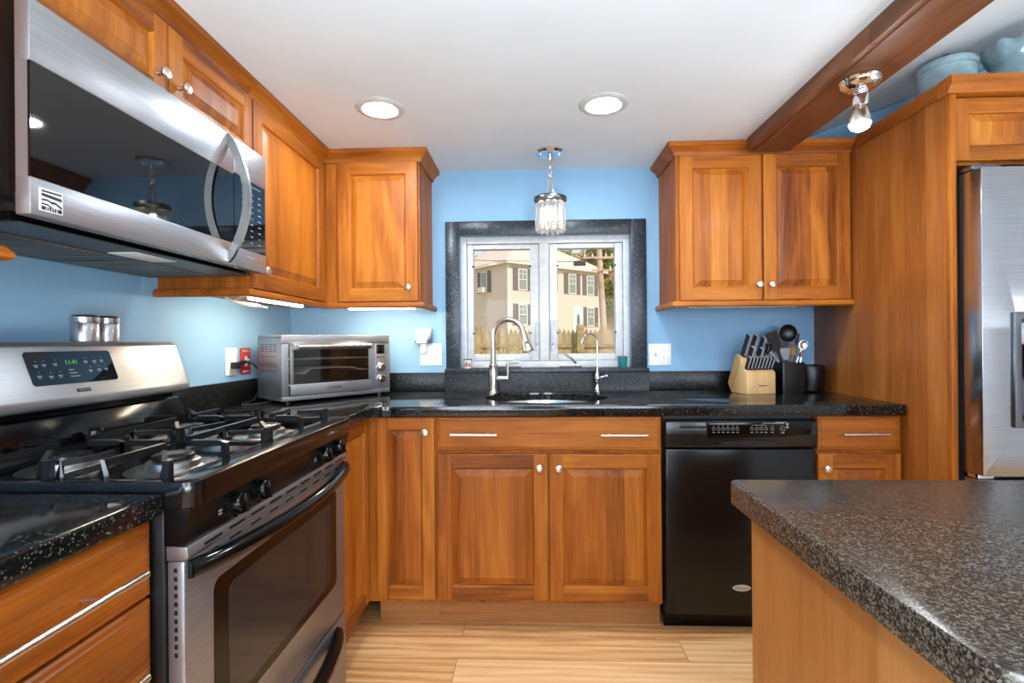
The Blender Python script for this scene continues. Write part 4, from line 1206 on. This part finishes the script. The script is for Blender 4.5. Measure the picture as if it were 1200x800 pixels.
# ------------------------------------------------------------------ knife block and knives
KB, KA = Vector((1.082, 2.475, .9145)), math.radians(10)
t = thing('knife_block', 'pale wooden knife block full of black-handled knives by the utensil crock', 'knife block', KB, KA)
w2 = .074
prof = [(-.068, 0), (.062, 0), (.092, .045), (.020, .190), (-.022, .170), (-.034, .122), (-.068, .104)]
obj('block', B().prism(prof, 'X', -w2, w2, .002), wBlock, t, local=True)
obj('groove', B().prism([(.058, .006), (.0605, .006), (-.012, .168), (-.0145, .168)], 'X', -w2 - .0003, -w2 + .001), wDark, t, local=True)
obj('burnt_mark', B().box(-.012, .010, -.0685, -.0679, .0375, .0425).box(.0101, .034, -.0685, -.0679, .0380, .0420), markbr, t, local=True)
KM = Matrix.Translation(KB) @ Matrix.Rotation(KA, 4, 'Z')
KD = Vector((0, -.46, .89)).normalized()          # knives lean out of the block toward the room
tangm = plain('knife_tang_steel', (160, 162, 166), .4, .2)
def knife(label, x, y, z, ln, w, d, cat='knife', group=None, steelback=True):
    P = KM @ Vector((x, y, z)); D_ = (KM.to_3x3() @ KD).normalized(); sx = KM.to_3x3() @ Vector((1, 0, 0)); up = sx.cross(D_)
    k = thing('knife', label, cat, P, group=group)
    b = B().tube([P + D_ * .002, P + D_ * .012, P + D_ * (ln * .5), P + D_ * (ln - .008), P + D_ * ln], 0, flat=(w, d), up=tuple(up))
    bmesh.ops.bevel(b.bm, geom=list(b.bm.edges), offset=.0018, segments=2, affect='EDGES', clamp_overlap=True)
    obj('handle', b, blkm, k)
    b = B().tube([P - D_ * .02, P + D_ * .014], 0, flat=(w * .85, d * .85), up=tuple(up)); obj('bolster', b, nick, k)
    b = B().tube([P + D_ * .012, P + D_ * (ln * .6), P + D_ * (ln + .0012)], 0, flat=(w * .66, d + .0012), up=tuple(up)); obj('tang', b, tangm, k)
    return k
for i in range(8):
    names = ('leftmost', 'second from left', 'third from left', 'fourth from left', 'fifth from left', 'sixth from left', 'seventh from left', 'rightmost')
    knife('steak knife in the low front row of the knife block, %s' % names[i], -.062 + i * .0172, -.047, .116, .068, .0062, .0095, group='steak knives in the block')
knife('tallest steel-backed knife at the left of the knife block', -.052, -.005, .178, .118, .0085, .014)
knife('shorter knife at the left of the knife block, in front of the tallest', -.036, -.028, .150, .082, .0085, .013)
knife('long black-handled knife in the middle of the knife block', -.006, .004, .182, .108, .0085, .014)
knife('short knife in the middle of the knife block behind the steak knives', .010, -.028, .150, .075, .008, .012)
knife('slim knife at the right of the knife block beside the shears', .032, -.002, .180, .098, .008, .013)
P = KM @ Vector((.054, -.010, .172)); D_ = (KM.to_3x3() @ KD).normalized(); sx = KM.to_3x3() @ Vector((1, 0, 0))
k = thing('kitchen_shears', 'black-handled kitchen shears at the right of the knife block', 'scissors', P)
obj('blade', B().tube([P - D_ * .01, P + D_ * .028], 0, flat=(.007, .003)), nick, k)
for s_ in (-1, 1):
    c = P + D_ * .050 + sx * (s_ * .012)
    obj('handle', B().tube([c + D_ * (.026 * math.sin(2 * PI * i / 16)) + sx * (.011 * math.cos(2 * PI * i / 16)) for i in range(16)], .0042, 8, cyclic=True), blkm, k, smooth=60)

# ------------------------------------------------------------------ utensil crock and utensils
CX, CY = 1.262, 2.500
t = thing('utensil_crock', 'square black utensil crock between the knife block and the end panel', 'utensil holder', (CX, CY, .9145), math.radians(4))
cb = slab_outline(rrect(-.058, .058, -.058, .058, .010), .004, .148, rrect(-.052, .052, -.052, .052, .008), .002)
obj('crock', cb, blkm, t, local=True); obj('base', B().prism(rrect(-.057, .057, -.057, .057, .010), 'Z', .0002, .0045), blkm, t, local=True)
t = thing('utensil_crock', 'round black canister in the shadow right of the square crock', 'canister', (1.395, 2.545, .9145))
b = B().lathe([(.050, .0002), (.056, .006), (.064, .060), (.068, .105), (.062, .128), (.054, .132), (.052, .128), (.058, .105), (.045, .010), (0, .008)], (1.395, 2.545, .9145), seg=32)
obj('pot', b, blkm, t)
t = thing('utensil_tray', 'low black canister between the knife block and the square crock', 'canister', (1.186, 2.575, .9145))
obj('pot', B().lathe([(.034, .0002), (.036, .004), (.036, .118), (.033, .120), (.032, .010), (0, .010)], (1.186, 2.585, .9145), seg=28), blk, t)
def utensil(name, label, cat, foot, head, head_b, mat, hmat, r_=.0045):
    f, h_ = Vector(foot), Vector(head)
    k = thing(name, label, cat, f)
    obj('handle', B().tube([f, (f + h_) / 2, h_], r_, 8), hmat, k)
    b = head_b(h_, (h_ - f).normalized()); obj('head', b, mat, k, smooth=50)
    return k
def spat(w, ln, th=.0025, slots=0):
    def f(p, d):
        s_ = d.cross(Vector((0, 1, 0))).normalized(); n_ = s_.cross(d)
        b = B()
        rows = [(-.004, .3), (.012, .8), (.03, 1), (ln - .012, 1.08), (ln - .002, 1.0), (ln, .85)]
        R = [[b.bm.verts.new(p + d * u + s_ * (w * k) * a + n_ * (th * c)) for a, c in ((-1, -1), (1, -1), (1, 1), (-1, 1))] for u, k in rows]
        for A, D in zip(R, R[1:]):
            for i in range(4): b.bm.faces.new((A[i], A[(i + 1) % 4], D[(i + 1) % 4], D[i]))
        b.bm.faces.new(R[0]); b.bm.faces.new(R[-1][::-1]); return b
    return f
def bowl(rx, rz, dp, tip=.8):
    def f(p, d):
        n_ = Vector((-.15, -1, .05)); n_ = (n_ - d * n_.dot(d)).normalized(); s_ = d.cross(n_).normalized()
        b = B(); c = p + d * (rz * .95); rows = []
        for k in range(6):
            q = k / 5; rr = math.sin(q * PI / 2); h_ = dp * (1 - math.cos(q * PI / 2))
            rows.append([b.bm.verts.new(c + s_ * (rx * rr * math.cos(2 * PI * i / 20)) + d * (rz * rr * math.sin(2 * PI * i / 20)) - n_ * (dp - h_)) for i in range(20)] if k else [b.bm.verts.new(c - n_ * dp)])
        for k in range(5, -1, -1):
            q = k / 5; rr = math.sin(q * PI / 2) * .94; h_ = dp * .9 * (1 - math.cos(q * PI / 2))
            rows.append([b.bm.verts.new(c + s_ * (rx * rr * math.cos(2 * PI * i / 20)) + d * (rz * rr * math.sin(2 * PI * i / 20)) - n_ * (dp * .9 - h_)) for i in range(20)] if k else [b.bm.verts.new(c - n_ * dp * .9)])
        for A, D in zip(rows, rows[1:]):
            for i in range(20):
                j = (i + 1) % 20
                if len(A) == 1: b.bm.faces.new((A[0], D[i], D[j]))
                elif len(D) == 1: b.bm.faces.new((A[i], D[0], A[j]))
                else: b.bm.faces.new((A[i], D[i], D[j], A[j]))
        return b
    return f
zb = .9225
utensil('spatula', 'black slotted turner leaning left in the square crock', 'utensil', (CX + .020, CY - .012, zb), (CX - .060, CY - .030, 1.118), spat(.026, .10), blkm, blkm)
utensil('spatula', 'pale grey spatula leaning left in the square crock below the turner', 'utensil', (CX + .028, CY + .010, zb), (CX - .048, CY + .012, 1.085), spat(.022, .065, .004), plain('pale_grey_rubber', (168, 172, 170), .4), plas)
utensil('spatula', 'short grey scraper standing in the front left of the square crock', 'utensil', (CX - .010, CY - .030, zb), (CX - .026, CY - .036, 1.078), spat(.022, .055, .004), plain('mid_grey_rubber', (130, 134, 132), .4), blkm)
utensil('ladle', 'large black ladle standing tallest in the square crock', 'utensil', (CX + .004, CY + .026, zb), (CX + .012, CY + .018, 1.160), bowl(.044, .046, .026), blkm, blkm)
utensil('spoon', 'steel serving spoon with shiny bowl beside the black ladle', 'utensil', (CX - .016, CY + .044, zb), (CX - .038, CY + .050, 1.150), bowl(.026, .034, .010), chrome, chrome, .003)
utensil('spoon', 'wooden spoon in the middle of the square crock', 'utensil', (CX - .004, CY - .004, zb), (CX + .016, CY - .014, 1.092), bowl(.020, .030, .006), plain('spoon_wood', (128, 86, 46), .5), plain('spoon_wood_handle', (140, 96, 54), .5))
utensil('spoon', 'steel round spoon leaning right in the square crock', 'utensil', (CX - .010, CY + .004, zb), (CX + .072, CY + .002, 1.125), bowl(.020, .024, .008), chrome, chrome, .003)
utensil('fork', 'black serving fork standing behind the round steel spoon', 'utensil', (CX + .030, CY + .030, zb), (CX + .062, CY + .036, 1.150), spat(.010, .055), plain('black_blue_nylon', (20, 24, 36), .35), blkm)
utensil('whisk', 'thin steel utensil handle standing in the front right of the square crock', 'utensil', (CX + .022, CY - .030, zb), (CX + .046, CY - .040, 1.085), spat(.005, .035, .002), chrome, chrome, .003)

# ------------------------------------------------------------------ pottery over the fridge
zt = 2.0852
c = (1.648, 2.03, zt)
t = thing('pottery_crock', 'pale blue lidded pottery crock at the left end over the fridge', 'pot', c)
obj('pot', B().lathe([(.080, 0), (.088, .006), (.095, .03), (.096, .120), (.093, .132)], c, seg=40), potblue, t)
obj('lid', B().lathe([(.093, .1322), (.099, .136), (.099, .146), (.092, .162), (.070, .172), (.030, .177), (0, .178)], c, seg=40), potblue, t)
obj('lid_knob', B().lathe([(.012, .1775), (.010, .184), (.018, .192), (.014, .201), (0, .204)], c, seg=20), potbrown, t)
b = B()
for a in (262, 285, 308):
    a = math.radians(a); q = Vector((c[0] + .0965 * math.cos(a), c[1] + .0965 * math.sin(a), zt + .060)); n_ = Vector((math.cos(a), math.sin(a), 0))
    b.lathe([(.017, -.001), (.014, .003), (.006, .005), (0, .0052)], q, n_, 16)
obj('flower_relief', b, potbrown, t)
c = (1.925, 2.02, zt)
t = thing('pottery_jar', 'large pale blue pottery jar with a ruffled rim over the fridge', 'pot', c)
b = B(); rows = []
for r_, z, wv in ((.07, 0, 0), (.10, .012, 0), (.124, .06, 0), (.120, .105, 0), (.100, .140, 0), (.092, .152, 0), (.098, .166, .01), (.112, .195, .05), (.118, .222, .09), (.113, .226, .09), (.106, .195, .05), (.088, .152, 0), (.095, .10, 0), (.06, .02, 0)):
    rows.append([b.bm.verts.new((c[0] + r_ * (1 + wv * .6 * math.cos(9 * 2 * PI * i / 72)) * math.cos(2 * PI * i / 72), c[1] + r_ * (1 + wv * .6 * math.cos(9 * 2 * PI * i / 72)) * math.sin(2 * PI * i / 72), c[2] + z + wv * .10 * math.cos(9 * 2 * PI * i / 72))) for i in range(72)])
for A, D in zip(rows, rows[1:]):
    for i in range(72): b.bm.faces.new((A[i], A[(i + 1) % 72], D[(i + 1) % 72], D[i]))
b.bm.faces.new(rows[0][::-1]); b.bm.faces.new(rows[-1])
obj('jar', b, potblue, t, smooth=60)
b = B()
for s_ in (-1, 1): b.lathe([(0, -.014), (.013, -.006), (.014, .004), (0, .012)], (c[0] + .005 + s_ * .018, c[1] - .1125, zt + .166 + (s_ < 0) * .010), (s_, -.1, .1), 16)
obj('bow', b, potdark, t)

# ------------------------------------------------------------------ outside the window
def leafy(name, c1, c2, c3):
    k = NT(name)
    f = k.noise(k.pos(), 1.7, 4, .7)
    k.l(k.ramp(f, [(.3, c1), (.5, c2), (.7, c3)]), k.b.inputs['Base Color']); k.b.inputs['Roughness'].default_value = .8
    return k.m
grass = leafy('leaf_litter_ground', (150, 122, 76), (176, 146, 98), (140, 140, 84))
leaf_g = leafy('green_foliage', (96, 110, 48), (140, 146, 66), (176, 160, 84))
leaf_y = leafy('yellow_foliage', (142, 132, 52), (190, 168, 76), (206, 186, 104))
leaf_b = leafy('brown_foliage', (118, 92, 54), (158, 122, 72), (150, 132, 74))
bark = leafy('bark', (120, 100, 80), (150, 128, 104), (170, 150, 126))
polem = leafy('weathered_pole_wood', (178, 150, 124), (200, 172, 146), (214, 190, 164))
fencem = wood('weathered_fence_wood', 'Z', 'X', (150, 128, 96), (184, 162, 126), (204, 184, 150), stave=.105, rough=.8, coat=0)
railm = wood('weathered_rail_wood', 'X', 'Z', (136, 116, 80), (172, 150, 108), (190, 170, 128), stave=.2, rough=.8, coat=0)
b = B(); rows = []
for y, z in ((2.81, -.12), (11, .10), (14, .22), (30, 1.1), (38, 1.7), (56, 2.2), (75, 9), (120, 22)):
    rows.append([b.bm.verts.new((-60 + 12 * i, y, z + (.02 * y / 10) * math.sin(i * 2.3 + y))) for i in range(13)])
for A, D in zip(rows, rows[1:]):
    for i in range(12): b.bm.faces.new((A[i], A[i + 1], D[i + 1], D[i]))
struct('ground', b, grass)

f = thing('picket_fence', 'weathered wooden picket fence with pointed tops beyond the window', 'fence', (0, 12, 0))
b = B(); n = 92
for i in range(n):
    x = -4.8 + i * .106; h_ = 1.47 + .02 * math.sin(i * 5.1); w = .048
    b.prism([(x - w, .15), (x + w, .15), (x + w, h_ - .11), (x + w * .55, h_ - .05), (x, h_), (x - w * .55, h_ - .05), (x - w, h_ - .11)], 'Y', 12.0, 12.022)
tag(obj('pickets', b, fencem, f, smooth=0), kind='stuff')
obj('rail', B().box(-4.85, 5.0, 11.955, 11.999, 1.02, 1.11), railm, f); obj('rail', B().box(-4.85, 5.0, 11.955, 11.999, .42, .51), railm, f)
for x in (-3.6, -1.25, 1.19, 3.6):
    obj('post', B().box(x - .085, x + .085, 11.79, 11.954, .1, 1.56, .01), railm, f)

hc, ha = (-1.74, 40.0, 1.4), math.atan2(7, 8.46)
hs = thing('house', 'two-storey beige house with dark shutters across the yard, seen through the window', 'house', hc, ha)
def siding():
    k = NT('beige_siding')
    sp = k.n('ShaderNodeSeparateXYZ'); k.l(k.pos(), sp.inputs[0])
    fr_ = k.math('FRACT', k.math('MULTIPLY', sp.outputs[2], 7.0))
    k.l(k.ramp(fr_, [(0, (206, 188, 170)), (.12, (226, 208, 190)), (1, (230, 213, 196))]), k.b.inputs['Base Color'])
    k.b.inputs['Roughness'].default_value = .7; k.bump(fr_, .3, .02)
    return k.m
sid = siding()
roofm = leafy('pale_shingles', (216, 186, 168), (226, 198, 180), (232, 208, 192))
shut = plain('taupe_shutter', (122, 110, 106), .7)
wgl = plain('house_window_glass', (148, 156, 150), .15)
trimw = plain('house_white_trim', (236, 228, 216), .6)
LL = dict(local=True, smooth=0)
HX, HY, HZ = 10.98, 9.5, 6.15
obj('walls', B().box(0, HX, 0, HY, -.5, HZ), sid, hs, **LL)
b = B(); o_ = .45
E_ = [b.bm.verts.new(p) for p in ((-o_, -o_, HZ + .12), (HX + o_, -o_, HZ + .12), (HX + o_, HY + o_, HZ + .12), (-o_, HY + o_, HZ + .12))]
R1, R2 = b.bm.verts.new((4.6, HY / 2, HZ + 3.3)), b.bm.verts.new((HX - 4.4, HY / 2, HZ + 3.3))
for q in ((E_[0], E_[1], R2, R1), (E_[1], E_[2], R2), (E_[2], E_[3], R1, R2), (E_[3], E_[0], R1), (E_[3], E_[2], E_[1], E_[0])): b.bm.faces.new(q)
obj('roof', b, roofm, hs, **LL)
obj('fascia', B().box(-o_, HX + o_, -o_, -o_ + .06, HZ - .12, HZ + .13).box(-o_, -o_ + .06, -o_ + .06, HY + o_, HZ - .12, HZ + .13).box(-o_ + .06, HX + o_, -o_ + .06, 0, HZ - .03, HZ + .02).box(-o_ + .06, 0, 0, HY + o_, HZ - .03, HZ + .02), trimw, hs, **LL)
obj('corner_board', B().box(-.03, .14, -.03, .14, -.5, HZ - .05), trimw, hs, **LL)
obj('corner_board', B().box(HX - .12, HX + .03, -.03, .12, -.5, HZ - .05), trimw, hs, **LL)
def hwin(x, z0, z1, w=.95):
    wd = obj('window', B().box(x - w / 2, x + w / 2, -.07, -.001, z0, z1), trimw, hs, **LL)
    obj('pane', B().box(x - w / 2 + .1, x + w / 2 - .1, -.085, -.0705, z0 + .1, (z0 + z1) / 2 - .03).box(x - w / 2 + .1, x + w / 2 - .1, -.085, -.0705, (z0 + z1) / 2 + .03, z1 - .1), wgl, wd, **LL)
    obj('muntin', B().box(x - .02, x + .02, -.095, -.0855, (z0 + z1) / 2 + .03, z1 - .1).box(x - w / 2 + .1, x + w / 2 - .1, -.095, -.0855, (z0 + z1) * .25 + z1 * .5 - .02, (z0 + z1) * .25 + z1 * .5 + .02), trimw, wd, **LL)
    for s_ in (-1, 1):
        obj('shutter', B().box(x + s_ * (w / 2 + .28) - .24, x + s_ * (w / 2 + .28) + .24, -.06, -.001, z0, z1), shut, hs, **LL)
for x, z0, z1 in ((1.5, 3.95, 5.75), (1.5, 1.1, 2.85), (4.4, 3.95, 5.75), (7.15, 3.95, 5.75), (9.45, 3.95, 5.75), (9.45, 1.1, 2.85)): hwin(x, z0, z1)
d = obj('front_door', B().box(7.15, 8.45, -.08, -.001, .45, 2.85), trimw, hs, **LL)
obj('door_leaf', B().box(7.32, 8.28, -.11, -.081, .5, 2.68), plain('door_pale_teal', (206, 226, 222), .4), d, **LL)
obj('oval_light', B().prism(ell(7.8, 1.65, .17, .52, 28), 'Y', -.125, -.111), shut, d, **LL)
wd = obj('window', B().box(-.07, -.001, 2.85, 3.8, 3.95, 5.75), trimw, hs, **LL)
obj('pane', B().box(-.085, -.0705, 2.95, 3.7, 4.05, 5.65), wgl, wd, **LL)
for y in (2.57, 4.08): obj('shutter', B().box(-.06, -.001, y - .24, y + .24, 3.95, 5.75), shut, hs, **LL)
obj('air_conditioner', B().box(-.45, -.0711, 2.95, 3.7, 3.95, 4.4), trimw, wd, **LL)
obj('porch_rail', B().tube([(6.7, -1.6, 0), (7.0, -1.4, .95), (9.3, -1.4, 1.0)], .04, 6).tube([(9.3, -1.4, .1), (9.3, -1.4, 1.0)], .04, 6).box(6.9, 9.4, -1.5, -.1, -.3, .4), polem, hs, **LL)

p = thing('utility_pole', 'pale wooden utility pole with crossarms at the right of the house', 'utility pole', (4.4, 30, 1.0))
obj('pole', B().tube([(4.45, 30, .9), (4.25, 30, 5), (4.05, 30, 9.0)], [.20, .175, .15], 14), polem, p, smooth=60)
obj('crossarm', B().box(3.2, 5.0, 29.78, 29.9, 6.05, 6.17), polem, p); obj('crossarm', B().box(3.7, 4.9, 29.76, 29.88, 5.30, 5.42), polem, p)
b = B()
for x, z in ((3.3, 6.17), (3.75, 6.17), (4.55, 6.17), (4.9, 6.17), (4.8, 5.42)): b.lathe([(.05, 0), (.06, .06), (.04, .12), (.055, .16), (0, .2)], (x, 29.84, z), seg=10)
obj('insulators', b, trimw, p)
obj('cable_box', B().box(2.62, 3.32, 29.55, 29.75, 5.62, 5.90, .03), plain('dark_cable_box', (74, 56, 48), .6), p)
obj('cable', B().tube([(-8, 30, 6.3), (-2, 29.8, 6.0), (2.6, 29.65, 5.86), (3.9, 29.8, 6.1)], .018, 5), dgrey, p)

def tree(label, x, y, z0, h_, r_, mat, seed):
    rr = random.Random(seed)
    t = thing('tree', label, 'tree', (x, y, z0), group='trees beyond the house')
    obj('trunk', B().tube([(x, y, z0 - .3), (x + .2, y, z0 + h_ * .45), (x, y, z0 + h_ * .85)], [.28, .2, .06], 8), bark, t, smooth=60)
    b = B()
    cl = [(x + rr.uniform(-1, 1) * r_ * .6, y + rr.uniform(-1, 1) * r_ * .6, z0 + h_ * rr.uniform(.22, .95), r_ * rr.uniform(.35, .6)) for _ in range(16)]
    for _ in range(2600):
        cx_, cy_, cz_, cr = rr.choice(cl)
        v = Vector((rr.gauss(0, 1), rr.gauss(0, 1), rr.gauss(0, 1))).normalized() * cr * rr.random() ** .4
        q = Vector((cx_, cy_, cz_)) + v
        a = Vector((rr.gauss(0, 1), rr.gauss(0, 1), rr.gauss(0, 1))).normalized() * .22; e = a.orthogonal().normalized() * .13
        b.bm.faces.new([b.bm.verts.new(w) for w in (q - a, q + e, q + a, q - e)])
    obj('foliage', b, mat, t, smooth=0, fix=False)
tree('green and yellow tree right of the pole behind the house', 10.2, 58, 2.4, 11.5, 3.0, leaf_g, 1)
tree('brown autumn tree right of the utility pole', 8.6, 64, 4.5, 12, 3.0, leaf_b, 2)
tree('brown autumn tree farther right behind the yard', 14.5, 62, 4, 13, 3.6, leaf_b, 3)
tree('yellow-green tree behind the left end of the house', -10.5, 58, 2.4, 13, 3.6, leaf_y, 4)
tree('tall green tree behind the house roof', 2.5, 66, 5, 15, 4.2, leaf_g, 5)
tree('yellow tree at the far right of the yard', 19.5, 56, 2.4, 12, 3.4, leaf_y, 6)
rr = random.Random(9)
t = thing('shrub', 'pale leafy shrub growing along the picket fence', 'shrub', (-.4, 11.40, .1))
b = B()
for _ in range(700):
    q = Vector((-.4 + rr.gauss(0, .55), 11.40 + rr.uniform(-.12, .12), .15 + abs(rr.gauss(.55, .38))))
    a = Vector((rr.gauss(0, 1), rr.gauss(0, 1), rr.gauss(0, 1))).normalized() * .035; e = a.orthogonal().normalized() * .022
    b.bm.faces.new([b.bm.verts.new(w) for w in (q - a, q + e, q + a, q - e)])
obj('foliage', b, leaf_y, t, smooth=0, fix=False)
b = B()
for i in range(12): b.tube([(-.4 + rr.uniform(-.2, .2), 11.40, .05), (-.4 + rr.uniform(-.9, .9), 11.40, rr.uniform(.8, 1.3))], .006, 5)
obj('stems', b, bark, t)
